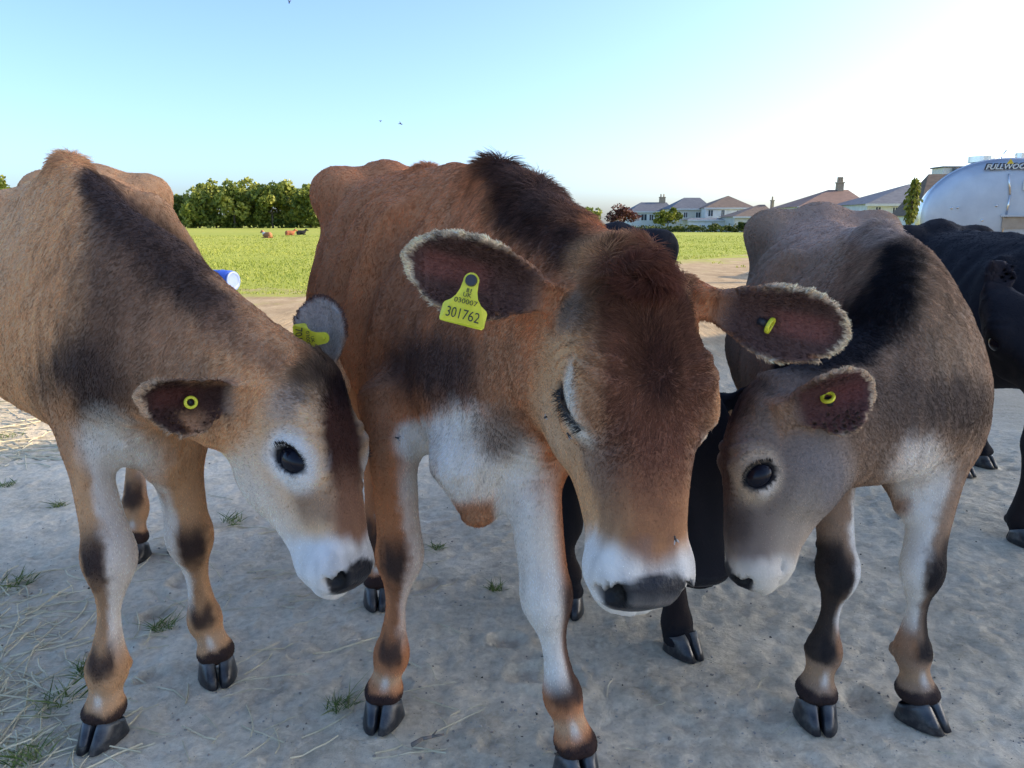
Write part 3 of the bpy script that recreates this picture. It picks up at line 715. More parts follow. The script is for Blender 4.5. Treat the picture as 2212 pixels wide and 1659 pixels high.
# ---- calf at the left, head turned to the right of the picture
def paint_L(cx):
    cx.base((0.56, 0.31, 0.155))
    cx.blob(40, 500, 1.6, 90, 260, (0.62, 0.385, 0.22), 0.7)  # lighter left side, a highlight painted into the coat
    cx.strip([(200, 390), (270, 480), (370, 580), (470, 670)], 1.35, [32, 62, 68, 40], (0.05, 0.030, 0.025), 0.95, 0.6)
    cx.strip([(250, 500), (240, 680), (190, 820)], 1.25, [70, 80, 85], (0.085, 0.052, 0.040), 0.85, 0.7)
    cx.strip([(300, 520), (340, 680), (250, 830)], 1.25, [95, 120, 90], (0.20, 0.115, 0.072), 0.75, 0.7)  # dark brown field, form shading of neck and shoulder painted in
    cx.strip([(200, 390), (270, 480), (370, 580), (470, 670)], 1.35, [26, 50, 55, 32], (0.045, 0.028, 0.023), 0.9, 0.7)
    cx.strip([(480, 700), (600, 790)], 1.2, [45, 30], (0.24, 0.135, 0.085), 0.7, 0.7)
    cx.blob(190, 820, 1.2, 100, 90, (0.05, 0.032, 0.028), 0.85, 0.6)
    cx.strip([(330, 760), (460, 880)], 1.2, [80, 50], (0.33, 0.19, 0.115), 0.5, 0.7)
    cx.blob(225, 950, 1.25, 66, 55, WHT, 0.85, 0.7); cx.blob(300, 985, 1.28, 55, 45, WHT, 0.7, 0.7)
    cx.blob(130, 960, 1.3, 40, 110, (0.46, 0.25, 0.13), 0.9)
    leg_paint(cx, 0, 1, inner=.75); leg_paint(cx, 1, -1, inner=.85); leg_paint(cx, 2, 1, knee=0.2, inner=.5); leg_paint(cx, 3, -1, knee=0.2, inner=.5)
    cx.lay(cx.headm, (0.64, 0.42, 0.245))
    cx.hb((.2, .62, -.42), (.3, .50, .17), (0.70, 0.62, 0.53), 0.8, 0.7, mirror=True)
    cx.hb((.0, .38, .05), (.145, .36, .16), (0.075, 0.030, 0.020), 1.0, 0.3)
    cx.hb((.0, .75, .02), (.15, .24, .13), (0.26, 0.125, 0.07), 0.95, 0.4)
    cx.hb((.15, .62, -.12), (.09, .10, .09), (0.20, 0.12, 0.08), 0.7, 0.5, mirror=True)
    cx.hb((.0, .04, -.03), (.24, .19, .17), (0.022, 0.014, 0.016), 1.0, 0.40)
    cx.hb((.2, .16, -.10), (.10, .12, .10), (0.28, 0.22, 0.185), 0.8, 0.5, mirror=True)
    head_common(cx, (0.70, 0.66, 0.61), (0.68, 0.65, 0.61))
    cx.hb((.12, .50, -.09), (.04, .03, .025), (0.03, 0.025, 0.025), 0.8, 0.5, mirror=True)
def groom_L(cx, ln, de, li, fl):
    q = cx.q; g = np.exp(-(((q[:, 1]+.0)/.13)**2+(q[:, 0]/.17)**2+((q[:, 2]+.02)/.13)**2))*cx.headm
    ln += 0.026*g; li += 0.7*g; de *= 1+2.5*g; fl += (g*1.5)[:, None]*np.sin(cx.V*80+3*np.sin(cx.V[:, [1, 2, 0]]*50))
    w = np.exp(-((cx.V-at(165, 325, 1.43))**2).sum(1)/0.05**2); ln += 0.022*w; li += 0.6*w; de *= 1+2*w
spec_L = dict(sc=1.0, paint=paint_L, groom=groom_L, ribs=.013,
    spine=dict(torso=[(-1.19, 2.30, 1.015, .64, .11), (-1.12, 2.12, 1.025, .58, .140), (-1.06, 1.95, 1.03, .59, .215), (-.97, 1.76, 1.02, .585, .235), (-.89, 1.60, 1.02, .57, .205), (-.82, 1.45, 1.03, .53, .15)],
        neck=[((-.725, 1.34, .755), .215, .25, .115), (at(310, 700, 1.23), .165, .185, .115), (at(430, 760, 1.17), .125, .135, .092), (at(540, 830, 1.13), .105, .115, .085), (at(630, 900, 1.12), .09, .10, .08)]),
    head=dict(poll=at(690, 795, 1.13), nose=at(806, 1238, 1.01), dorsal=(.91, -.40, .1), ws=1.08, es=0.95),
    ears=[dict(base=at(528, 862, 1.045), tip=at(300, 860, .955), face=(.25, -1, -.18), W=.045, cup=.032, col=dict(ins=(0.045, 0.022, 0.018), out=(0.30, .17, .10), rim=(.58, .41, .27), mid=(.09, .03, .024), base=(.40, .33, .27))),
          dict(base=at(705, 800, 1.22), tip=at(690, 640, 1.25), face=(-.15, -1, .1), W=.046, cup=.012, col=dict(ins=(0.34, 0.30, 0.27), out=(.2, .1, .06), rim=(.12, .05, .03), mid=(.35, .31, .29)))],
    legs=[dict(p=[at(185, 850, 1.30), at(185, 960, 1.26), at(238, 1205, 1.22), at(232, 1440, 1.198), at(226, 1530, 1.205)], r=[.066, .045, .040, .045, .0235, .0365, .031, .0375], fwd=(.0, -1, 0), toe=(-.12, -1, 0)),
          dict(p=[at(385, 900, 1.36), at(385, 1010, 1.36), at(410, 1160, 1.364), at(442, 1335, 1.39), at(466, 1405, 1.392)], r=[.08, .056, .047, .044, .0275, .0350, .032, .0385], fwd=(.35, -1, 0), toe=(.45, -1, 0)),
          dict(p=[(-1.14, 2.12, .78), (-1.10, 2.02, .60), (-1.08, 2.12, .40), at(292, 1095, 1.98), at(290, 1160, 1.95)], r=[.11, .09, .055, .045, .030, .038, .034, .040], fwd=(.25, -1, 0), hind=True),
          dict(p=[(-1.00, 2.12, .78), (-.97, 2.05, .60), (-.99, 2.18, .40), at(388, 1090, 2.04), at(392, 1150, 2.01)], r=[.11, .09, .055, .045, .030, .038, .034, .040], fwd=(.25, -1, 0), hind=True)],
    extra=[(Cap(at(300, 930, 1.30), at(345, 1000, 1.31), .07, .03), .06)])

# ---- calf in the middle, closed eyes, nearest the camera
def paint_C(cx):
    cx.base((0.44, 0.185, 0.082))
    cx.blob(740, 500, 2.0, 90, 150, (0.46, 0.215, 0.105), 0.6)
    cx.strip([(1085, 370), (1120, 440), (1200, 520), (1290, 560)], 1.25, [38, 65, 70, 40], (0.045, 0.024, 0.020), 0.95, 0.5)
    cx.blob(1180, 420, 1.2, 90, 40, (0.10, 0.065, 0.055), 0.5, rot=40)
    cx.strip([(860, 560), (880, 700), (1000, 780)], 1.3, [60, 90, 90], (0.25, 0.115, 0.060), 0.7, 0.7)  # darker neck and shoulder front, form shading put into the coat
    cx.strip([(1000, 420), (960, 560)], 1.4, [60, 60], (0.47, 0.21, 0.10), 0.6, 0.7)
    cx.blob(930, 790, 1.2, 120, 70, (0.055, 0.034, 0.030), 0.9, 0.6, rot=-15); cx.blob(1000, 830, 1.15, 80, 60, (0.07, 0.042, 0.035), 0.7, 0.6)  # dark patch under the neck, its shadow painted on the coat
    cx.blob(1090, 800, 1.1, 60, 110, (0.40, 0.21, 0.115), 0.7)
    cx.strip([(890, 950), (1000, 960), (1110, 1000)], 1.2, [40, 80, 60], WHT, 0.95, 0.45)
    cx.blob(1000, 1040, 1.12, 110, 50, WHT, 0.9); cx.blob(1080, 935, 1.08, 55, 55, (0.20, 0.135, 0.10), 0.85, 0.6)
    cx.blob(1030, 1110, 1.13, 48, 24, (0.38, 0.19, 0.10), 0.95, 0.6)
    cx.blob(815, 900, 1.25, 35, 120, (0.33, 0.16, 0.085), 0.9)
    leg_paint(cx, 0, 1, inner=.65); leg_paint(cx, 1, -1, knee=.6, inner=1.0)
    u, v, R, t, m = cx.leg[1]; uu = -u/np.maximum(R[:, 0], .01)
    cx.lay(m*sstep(-.55, .3, -uu+.35)*(1-sstep(.62, .70, t)), WHT, 0.95); cx.lay(m*sstep(.25, .7, uu)*sstep(.33, .42, t)*(1-sstep(.72, .76, t)), DBR, 0.9)
    leg_paint(cx, 2, 1, knee=.1, inner=1); leg_paint(cx, 3, -1, knee=.1, inner=.5)
    cx.lay(cx.headm, (0.54, 0.31, 0.155))
    cx.hb((.26, .56, -.30), (.10, .18, .18), (0.50, 0.36, 0.24), 0.6, 0.5, mirror=True)
    cx.hb((.17, .60, -.07), (.07, .10, .10), (0.30, 0.22, 0.17), 0.8, 0.5, mirror=True)
    cx.hb((.15, .72, -.07), (.055, .13, .08), (0.20, 0.11, 0.065), 0.7, 0.5, mirror=True)
    cx.hb((0, .74, .02), (.13, .28, .13), (0.34, 0.155, 0.07), 0.95, 0.4)
    cx.hb((0, .32, .03), (.235, .42, .17), (0.125, 0.050, 0.031), 0.95, 0.42)
    cx.hb((0, .34, .03), (.05, .10, .1), (0.045, 0.018, 0.014), 0.8, 0.6)
    cx.hb((.0, .0, -.02), (.15, .12, .12), (0.12, 0.042, 0.026), 0.9, 0.4)
    cx.hb((.22, .10, -.12), (.08, .10, .10), (0.22, 0.165, 0.13), 0.9, 0.5, mirror=True)
    cx.hb((.225, .42, -.075), (.09, .13, .045), (0.60, 0.54, 0.45), 0.95, 0.35, mirror=True)
    cx.muzzle((0.70, 0.655, 0.59), .915, .62, .15); cx.pad()
    H = cx.calf['H']; W2 = H['W2']; L = H['L']
    for s_ in (-1, 1):
        pts = [W2(s_*x, y, z) for x, y, z in SLIT]
        cx.line(pts, [.017*L, .022*L, .019*L, .010*L], (0.014, 0.012, 0.012), 1.0, 0.35, 0.1)
def groom_C(cx, ln, de, li, fl):
    q = cx.q; g = np.exp(-(((q[:, 1]+.0)/.16)**2+(q[:, 0]/.16)**2+((q[:, 2]+.02)/.2)**2))*cx.headm
    ln += 0.034*g; li += 0.35*g; de *= 1+2.5*g
    f2 = np.exp(-(((q[:, 1]-.25)/.25)**2+(q[:, 0]/.17)**2))*cx.headm*(q[:, 2] > -.15); ln += 0.005*f2; de *= 1+0.5*f2; li += .08*f2
    H = cx.calf['H']; Yh = H['R'][:, 1]; Zh = H['R'][:, 2]; fl += (g*2.2)[:, None]*(.5*Yh+Zh*(.9-1.2*np.clip(q[:, 1:2]*5, 0, 1))+0.55*np.sin(cx.V*70+3*np.sin(cx.V[:, [1, 2, 0]]*45)))
    for p, r, a in ((at(1095, 350, 1.34), .06, .034), (at(1170, 420, 1.22), .06, .026), (at(1240, 490, 1.12), .06, .018), (at(935, 350, 1.66), .04, .018)):
        w = np.exp(-((cx.V-p)**2).sum(1)/r**2); ln += a*w; li += 0.9*w; de *= 1+2.5*w
CR = dict(ins=(0.085, 0.046, 0.038), out=(0.34, .19, .11), rim=(.78, .64, .45), base=(.19, .145, .12))
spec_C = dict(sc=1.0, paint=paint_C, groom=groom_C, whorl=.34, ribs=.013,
    spine=dict(torso=[(-.385, 2.20, 1.05, .64, .11), (-.325, 2.02, 1.03, .58, .15), (-.265, 1.86, 1.025, .56, .205), (-.19, 1.67, 1.02, .53, .225), (-.11, 1.51, 1.015, .51, .205), (-.035, 1.36, 1.005, .47, .155)],
        neck=[((.02, 1.22, .74), .235, .25, .155), ((.06, 1.11, .76), .165, .19, .115), ((.10, 1.04, .755), .135, .15, .10), ((.14, .98, .74), .12, .13, .092)]),
    head=dict(poll=at(1398, 575, .93), nose=at(1440, 1300, .785), dorsal=(.30, -.95, .1), closed=True, ws=1.04),
    ears=[dict(base=at(1200, 650, .95), tip=at(872, 548, .93), face=(-.05, -1, -.12), W=.052, cup=.024, curl=.01, col=CR),
          dict(base=at(1525, 660, .94), tip=at(1838, 728, .91), face=(.12, -1, -.12), W=.048, cup=.022, curl=.01, col=CR)],
    legs=[dict(p=[at(845, 870, 1.30), at(850, 985, 1.255), at(864, 1200, 1.25), at(846, 1412, 1.256), at(830, 1490, 1.258)], r=[.08, .052, .045, .0425, .0235, .0345, .031, .0375], fwd=(.0, -1, 0), toe=(-.12, -1, 0)),
          dict(p=[at(1140, 930, 1.22), at(1152, 1060, 1.15), at(1180, 1290, 1.125), at(1215, 1500, 1.118), at(1242, 1600, 1.115)], r=[.08, .053, .047, .0425, .0265, .0340, .031, .0380], fwd=(.25, -1, 0), toe=(.3, -1, 0)),
          dict(p=[(-.42, 2.02, .78), (-.44, 1.92, .60), at(800, 918, 1.87), at(812, 1190, 1.72), at(817, 1250, 1.70)], r=[.11, .09, .055, .044, .029, .036, .032, .038], fwd=(.1, -1, 0), hind=True),
          dict(p=[(-.25, 2.06, .78), (-.24, 2.0, .60), (-.29, 2.16, .40), at(862, 1085, 2.1), at(862, 1135, 2.08)], r=[.11, .09, .055, .042, .027, .034, .031, .036], fwd=(.1, -1, 0), hind=True)],
    extra=[(Cap(at(1010, 1000, 1.14), at(1032, 1098, 1.14), .06, .030), .045)])

# ---- calf at the right, seen from its left side, head bent to the left of the picture
def paint_R(cx):
    cx.base((0.31, 0.20, 0.13))
    cx.blob(1800, 500, 1.8, 130, 70, (0.44, 0.29, 0.215), 0.7); cx.blob(1900, 480, 1.4, 80, 50, (0.44, 0.36, 0.31), 0.7)
    cx.strip([(1950, 570), (1925, 660), (1850, 740), (1700, 800)], 1.3, [45, 68, 62, 30], (0.014, 0.012, 0.014), 1.0, 0.35)
    cx.strip([(2000, 760), (1960, 900), (1900, 960)], 1.25, [70, 90, 70], (0.15, 0.10, 0.07), 0.7, 0.7)
    cx.blob(2060, 760, 1.3, 60, 190, (0.30, 0.205, 0.135), 0.7, rot=-15)
    cx.blob(2080, 880, 1.2, 70, 70, (0.06, 0.042, 0.036), 0.85, 0.6); cx.blob(1950, 870, 1.2, 90, 70, (0.10, 0.07, 0.055), 0.7, 0.6)
    cx.blob(1990, 1020, 1.15, 60, 75, (0.70, 0.62, 0.54), 0.9, 0.5, rot=10); cx.blob(1960, 1100, 1.2, 26, 22, (0.30, 0.15, 0.08), 0.95)
    leg_paint(cx, 0, 1, knee=1, dark=(0.016, 0.013, 0.014), tan=(.42, .26, .15)); leg_paint(cx, 1, -1, dark=(0.016, 0.013, 0.014), tan=(.42, .26, .15))
    for i, sg in ((0, 1), (1, -1)):
        u, v, R, t, m = cx.leg[i]; uu = -u/np.maximum(R[:, 0], .01)*sg
        cx.lay(m*sstep(.2, -.3, uu-(.1 if i == 0 else -.1))*sstep(.25, .33, t)*(1-sstep(.73, .77, t)), (0.020, 0.016, 0.016), 0.9)
        cx.lay(m*np.exp(-((t-.66)/.05)**2)*sstep(.2, .6, uu), (0.36, 0.18, 0.09), 0.8)
    leg_paint(cx, 2, 1, knee=.1); leg_paint(cx, 3, -1, knee=.1)
    cx.lay(cx.headm, (0.20, 0.155, 0.125))
    cx.hb((.2, .45, -.42), (.2, .28, .16), (0.21, 0.18, 0.165), 0.8, 0.6, mirror=True)
    cx.hb((.1, .75, -.36), (.3, .3, .12), (0.44, 0.34, 0.25), 0.8, 0.6, mirror=True)
    cx.hb((0, .40, .05), (.14, .40, .12), (0.075, 0.040, 0.030), 0.9, 0.4)
    cx.hb((.1, .70, -.05), (.12, .12, .10), (0.055, 0.040, 0.036), 0.85, 0.5, mirror=True)
    cx.hb((0, .02, 0), (.18, .10, .12), (0.13, 0.085, 0.065), 0.8, 0.5)
    cx.hb((0, .10, .04), (.13, .08, .10), (0.03, 0.022, 0.028), 0.8, 0.5)
    head_common(cx, (0.46, 0.36, 0.26), (0.62, 0.55, 0.46), True, .93, .3, .22)
    cx.hb((.215, .44, -.15), (.1, .085, .05), (0.66, 0.60, 0.53), 0.8, 0.5, mirror=True)
def groom_R(cx, ln, de, li, fl):
    q = cx.q; g = np.exp(-(((q[:, 1]+.0)/.12)**2+(q[:, 0]/.17)**2+((q[:, 2]+.02)/.13)**2))*cx.headm
    ln += 0.014*g; li += 0.4*g; de *= 1+2*g
    for p, r, a in ((at(1905, 460, 1.42), .05, .020), (at(1930, 580, 1.33), .07, .012), (at(1920, 650, 1.26), .07, .010)):
        w = np.exp(-((cx.V-p)**2).sum(1)/r**2); ln += a*w; li += 0.7*w; de *= 1+2*w
spec_R = dict(sc=.9,  paint=paint_R, groom=groom_R, ribs=.016,
    spine=dict(torso=[(.84, 2.18, .915, .58, .11), (.80, 2.02, .925, .54, .15), (.76, 1.86, .915, .50, .185), (.72, 1.69, .90, .47, .205), (.69, 1.55, .895, .46, .185), (.675, 1.42, .905, .44, .138)],
        neck=[((.665, 1.30, .66), .195, .21, .145), (at(1905, 850, 1.23), .14, .155, .105), (at(1830, 890, 1.19), .115, .125, .088), (at(1755, 915, 1.16), .10, .11, .082)]),
    head=dict(poll=at(1594, 846, 1.15), nose=at(1546, 1242, 1.09), dorsal=(-1, .10, .0), ws=1.08, ds=1.08, es=1.0),
    ears=[dict(base=at(1700, 895, 1.07), tip=at(1893, 832, 1.05), face=(.2, -1, .0), W=.050, cup=.026, curl=.0, col=dict(ins=(0.10, 0.045, 0.04), out=(.25, .17, .12), rim=(.62, .47, .32), mid=(.15, .05, .045))),
          dict(base=at(1690, 880, 1.30), tip=at(1650, 875, 1.42), face=(-.5, -1, .2), W=.036, cup=.02)],
    legs=[dict(p=[at(1800, 950, 1.32), at(1800, 1060, 1.28), at(1808, 1235, 1.25), at(1780, 1405, 1.262), at(1763, 1490, 1.256)], r=[.07, .042, .037, .0365, .0205, .0330, .029, .0385], fwd=(.0, -1, 0), toe=(-.12, -1, 0)),
          dict(p=[at(2030, 930, 1.32), at(2020, 1040, 1.28), at(1990, 1230, 1.25), at(1972, 1405, 1.262), at(1980, 1490, 1.256)], r=[.075, .048, .040, .0365, .0215, .0330, .029, .0385], fwd=(.15, -1, 0), toe=(.55, -1, 0)),
          dict(p=[(.72, 2.02, .70), (.68, 1.94, .54), (.64, 2.08, .37), (.63, 2.02, .125), (.63, 2.0, .055)], r=[.10, .08, .05, .04, .026, .033, .030, .036], fwd=(.0, -1, 0), hind=True),
          dict(p=[(.88, 2.02, .70), (.88, 1.96, .54), (.87, 2.08, .37), (.85, 1.92, .125), (.85, 1.9, .055)], r=[.10, .08, .05, .04, .026, .033, .030, .036], fwd=(.0, -1, 0), hind=True)],
    extra=[(Cap(at(1955, 980, 1.29), at(1958, 1085, 1.27), .07, .022), .05)])

# ---- two black calves behind
def paint_K(cx):
    cx.base((0.011, 0.0105, 0.014))
    cx.lay(sstep(0.2, 0.9, cx.nz+0.3), (0.018, 0.015, 0.018), 0.5)
    for i in range(4): 
        u, v, R, t, m = cx.leg[i]; cx.lay(m*np.exp(-((t-.66)/.1)**2), (0.030, 0.018, 0.014), 0.5)
    cx.hb((0, 1.01, -.125), (.145, .055, .085), (0.012, 0.012, 0.016), 1.0, 0.14, 0.10, wet=0.9)
KE = dict(ins=(0.02, 0.014, 0.016), out=(0.014, .012, .016), rim=(.035, .03, .035), mid=(.03, .02, .02), base=(.014, .013, .016))
RK = [.085, .055, .046, .042, .026, .036, .032, .038]
spec_K1 = dict(sc=.95, paint=paint_K, plain=True, ribs=.003,
    spine=dict(torso=[(.36, 2.72, .865, .58, .11), (.34, 2.54, .875, .54, .16), (.31, 2.36, .87, .46, .21), (.28, 2.18, .87, .42, .23), (.25, 2.02, .87, .42, .22), (.235, 1.86, .875, .43, .165)],
        neck=[((.245, 1.72, .62), .20, .20, .14), ((.28, 1.59, .56), .14, .16, .105), ((.31, 1.47, .53), .12, .13, .09), ((.325, 1.38, .50), .10, .11, .085)]),
    head=dict(poll=(.330, 1.335, .60), nose=at(1545, 1262, 1.24), dorsal=(.1, -1, .15), ws=1.0),
    ears=[dict(base=(.255, 1.40, .565), tip=(.12, 1.44, .56), face=(0, -1, 0), W=.04, col=KE), dict(base=(.415, 1.40, .565), tip=(.52, 1.46, .57), face=(0, -1, 0), W=.04, col=KE)],
    legs=[dict(p=[(.14, 1.80, .60), (.13, 1.74, .50), at(1222, 1130, 1.70), at(1226, 1240, 1.67), at(1228, 1275, 1.66)], r=RK, fwd=(0, -1, 0)),
          dict(p=[(.33, 1.78, .60), (.34, 1.68, .48), (.352, 1.58, .30), at(1462, 1345, 1.50), at(1468, 1378, 1.485)], r=RK, fwd=(.12, -1, 0), toe=(.5, -1, 0)),
          dict(p=[(.26, 2.54, .70), (.24, 2.46, .54), (.22, 2.58, .38), (.21, 2.5, .13), (.21, 2.48, .055)], r=[.10, .08, .05, .04, .027, .034, .031, .037], fwd=(0, -1, 0), hind=True),
          dict(p=[(.42, 2.54, .70), (.44, 2.46, .54), (.43, 2.58, .38), (.42, 2.48, .13), (.42, 2.46, .055)], r=[.10, .08, .05, .04, .027, .034, .031, .037], fwd=(0, -1, 0), hind=True)])
spec_K2 = dict(sc=.95, paint=paint_K, plain=True, ribs=.003,
    spine=dict(torso=[(1.50, 2.95, .87, .55, .11), (1.52, 2.78, .885, .52, .16), (1.54, 2.60, .885, .44, .22), (1.565, 2.42, .875, .41, .24), (1.58, 2.26, .87, .41, .23), (1.59, 2.12, .87, .43, .17)],
        neck=[((1.58, 1.98, .66), .18, .20, .145), ((1.55, 1.86, .66), .14, .16, .11), ((1.50, 1.76, .67), .12, .13, .095), ((1.465, 1.69, .67), .105, .115, .085)]),
    head=dict(poll=at(2165, 620, 1.66), nose=at(2300, 850, 1.46), dorsal=(-.35, -1, .6), ws=1.0),
    ears=[dict(base=at(2150, 640, 1.68), tip=at(2160, 562, 1.74), face=(-.3, -1, .1), W=.032, col=KE), dict(base=at(2290, 650, 1.68), tip=at(2370, 620, 1.72), face=(.2, -1, 0), W=.04, col=KE)],
    legs=[dict(p=[(1.50, 2.08, .58), (1.49, 2.06, .46), (1.475, 2.05, .29), at(2205, 1120, 2.06), at(2206, 1165, 2.05)], r=RK, fwd=(0, -1, 0)),
          dict(p=[(1.68, 2.08, .58), (1.69, 2.06, .46), (1.69, 2.08, .29), (1.69, 2.1, .13), (1.69, 2.09, .055)], r=RK, fwd=(0, -1, 0)),
          dict(p=[(1.44, 2.78, .70), (1.45, 2.70, .54), (1.50, 2.80, .38), (1.60, 2.68, .13), (1.64, 2.66, .055)], r=[.10, .08, .05, .04, .027, .034, .031, .037], fwd=(.4, -1, 0), hind=True),
          dict(p=[(1.60, 2.78, .70), (1.64, 2.72, .54), (1.70, 2.86, .38), (1.76, 2.78, .13), (1.78, 2.76, .055)], r=[.10, .08, .05, .04, .027, .034, .031, .037], fwd=(.4, -1, 0), hind=True)])
GR = 'young calves crowding round the camera'
HAIRS = (190000, 240000, 170000)
calfL, infoL = build_calf('calf', 'tan calf at the left with white-ringed dark eye and head turned right', spec_L, GR, 0.006, HAIRS[0], 1)
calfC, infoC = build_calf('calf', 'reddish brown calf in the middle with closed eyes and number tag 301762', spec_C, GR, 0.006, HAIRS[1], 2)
calfR, infoR = build_calf('calf', 'grey-brown calf at the right with black neck crest and head bent left', spec_R, GR, 0.006, HAIRS[2], 3)
calfK1, _ = build_calf('calf', 'black calf behind the middle calf, its lowered face between two brown heads', spec_K1, GR, 0.008, 30000, 4)
calfK2, _ = build_calf('calf', 'black calf cut off by the right edge, behind the grey-brown calf', spec_K2, GR, 0.008, 30000, 5)

# ------------------------------------------------------------------ ground: one sheet, finer where the camera stands
def grow(a, b, d0, k):
    out = [a]; d = d0
    while abs(out[-1]-a) < abs(b-a): out.append(out[-1]+math.copysign(d, b-a)); d *= k
    return out[1:]
def slope(x, y): return -0.75*sstep(45, 150, y)*sstep(-5, 25, x)
def gz(x, y):
    p = np.column_stack([x, y, np.zeros_like(x)]); near = 1-sstep(6, 30, y)
    z = 0.008*fbm(p, 1.8, 2, 61)+0.0055*np.abs(fbm(p, 14, 3, 62))+0.0045*fbm(p, (40, 40, 1), 3, 63)-0.004
    z = z*near*np.where(y < 0, 0.5, 1); rng = np.random.default_rng(5)
    for _ in range(170):                                              # old hoof prints
        hx, hy, a = rng.uniform(-2.6, 2.6), rng.uniform(0.8, 6.5), rng.uniform(0, 6.28); s = rng.uniform(.7, 1.15)
        m = (np.abs(x-hx) < .12) & (np.abs(y-hy) < .12)
        if not m.any(): continue
        dx, dy = x[m]-hx, y[m]-hy; u = (dx*math.cos(a)+dy*math.sin(a))/(.032*s); v = (-dx*math.sin(a)+dy*math.cos(a))/(.046*s); r = np.sqrt(u*u+v*v)
        z[m] += -0.012*(1-sstep(.6, 1.05, r))*(0.5+0.5*sstep(.02, .3, np.abs(u)))+0.005*np.exp(-((r-1.25)/.25)**2)
    for sp_ in (spec_L, spec_C, spec_R, spec_K1, spec_K2):             # level under the feet
        for Lg in sp_['legs']:
            cx_, cy_ = Lg['p'][4][0], Lg['p'][4][1]; r2 = (x-cx_)**2+(y-cy_+.015)**2; z = z*(1-np.exp(-r2/.075**2)*.95)
    return z+slope(x, y)
xf = np.arange(-2.2, 2.2001, 0.011); xs = np.r_[grow(-2.2, -420, .02, 1.16)[::-1], xf, grow(2.2, 420, .02, 1.16)]
yf = np.arange(0.75, 3.6, 0.010); ys = np.r_[grow(.75, -120, .05, 1.22)[::-1], yf, grow(3.6, 900, .014, 1.045)]
XX, YY = np.meshgrid(xs, ys, indexing='ij'); ZZ = gz(XX.ravel(), YY.ravel())
nx, ny = len(xs), len(ys); I = np.arange(nx*ny).reshape(nx, ny)
me = mesh_np('ground', np.column_stack([XX.ravel(), YY.ravel(), ZZ]), np.column_stack([I[:-1, :-1].ravel(), I[1:, :-1].ravel(), I[1:, 1:].ravel(), I[:-1, 1:].ravel()]))
def ground_material():
    m, t, bs = newmat('trodden_earth_and_grass'); L = t.links.new
    tc = t.nodes.new('ShaderNodeTexCoord'); sp = t.nodes.new('ShaderNodeSeparateXYZ'); L(tc.outputs['Object'], sp.inputs[0])
    def nz(sc, det=6, ro=.6, stretch=None):
        n = t.nodes.new('ShaderNodeTexNoise'); n.inputs['Scale'].default_value = sc; n.inputs['Detail'].default_value = det; n.inputs['Roughness'].default_value = ro
        if stretch:
            mp = t.nodes.new('ShaderNodeMapping'); mp.inputs['Scale'].default_value = stretch; L(tc.outputs['Object'], mp.inputs[0]); L(mp.outputs[0], n.inputs[0])
        else: L(tc.outputs['Object'], n.inputs[0])
        return n.outputs[0]
    def ramp(src, *els):
        r = t.nodes.new('ShaderNodeValToRGB'); e = r.color_ramp.elements
        e[0].position, e[0].color = els[0][0], (*els[0][1], 1); e[1].position, e[1].color = els[-1][0], (*els[-1][1], 1)
        for p_, c in els[1:-1]: q = e.new(p_); q.color = (*c, 1)
        L(src, r.inputs[0]); return r.outputs[0]
    def mth(op, a, b, c=None):
        n = t.nodes.new('ShaderNodeMath'); n.operation = op
        for i, v in enumerate((a, b, c)):
            if v is None: continue
            if hasattr(v, 'name'): L(v, n.inputs[i])
            else: n.inputs[i].default_value = v
        return n.outputs[0]
    def mix(f, a, b, bt='MIX'):
        n = t.nodes.new('ShaderNodeMix'); n.data_type = 'RGBA'; n.blend_type = bt
        if hasattr(f, 'name'): L(f, n.inputs[0])
        else: n.inputs[0].default_value = f
        L(a, n.inputs[6]); L(b, n.inputs[7]); return n.outputs[2]
    big, mid, fin = nz(0.9, 5), nz(7, 8, .65), nz(60, 8, .7)
    dirt = ramp(mid, (.28, (.29, .255, .185)), (.5, (.475, .425, .315)), (.72, (.60, .55, .43)))
    dirt = mix(.45, dirt, ramp(fin, (.3, (.20, .18, .145)), (.7, (.62, .585, .50))), 'MIX')
    dirt = mix(.55, dirt, ramp(big, (.35, (.34, .31, .27)), (.65, (.54, .52, .49))), 'MULTIPLY')
    dirt2 = mix(1.0, dirt, ramp(nz(2.4, 3), (.3, (2.1, 2.05, 1.97)), (.7, (2.5, 2.45, 2.4))), 'MULTIPLY')
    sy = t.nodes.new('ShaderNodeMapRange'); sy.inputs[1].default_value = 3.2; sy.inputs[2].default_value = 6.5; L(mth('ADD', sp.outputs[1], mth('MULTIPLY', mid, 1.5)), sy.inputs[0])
    dirt2 = mix(sy.outputs[0], dirt2, ramp(nz(3.5, 8, .7, (1, .5, 1)), (.3, (.27, .19, .105)), (.5, (.40, .295, .175)), (.72, (.52, .41, .26))))  # golden straw tint farther out, warm sunlight put into the colour too
    gr = ramp(nz(1.5, 9, .72, (1.0, .35, 1)), (.25, (.20, .25, .035)), (.5, (.32, .36, .055)), (.75, (.44, .44, .09)))
    gr = mix(.5, gr, ramp(nz(.08, 4), (.35, (.25, .30, .045)), (.65, (.42, .40, .08))))
    g0 = mth('MULTIPLY_ADD', sp.outputs[0], -1.18, mth('SUBTRACT', sp.outputs[1], 13.3))
    g1 = mth('ADD', g0, mth('MULTIPLY', mth('SUBTRACT', nz(.9, 6, .7), .5), 14.0))
    mr = t.nodes.new('ShaderNodeMapRange'); mr.inputs[1].default_value = -1.6; mr.inputs[2].default_value = 1.4; L(g1, mr.inputs[0])
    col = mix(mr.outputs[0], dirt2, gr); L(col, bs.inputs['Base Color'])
    bs.inputs['Roughness'].default_value = .95; bs.inputs['Specular IOR Level'].default_value = .15
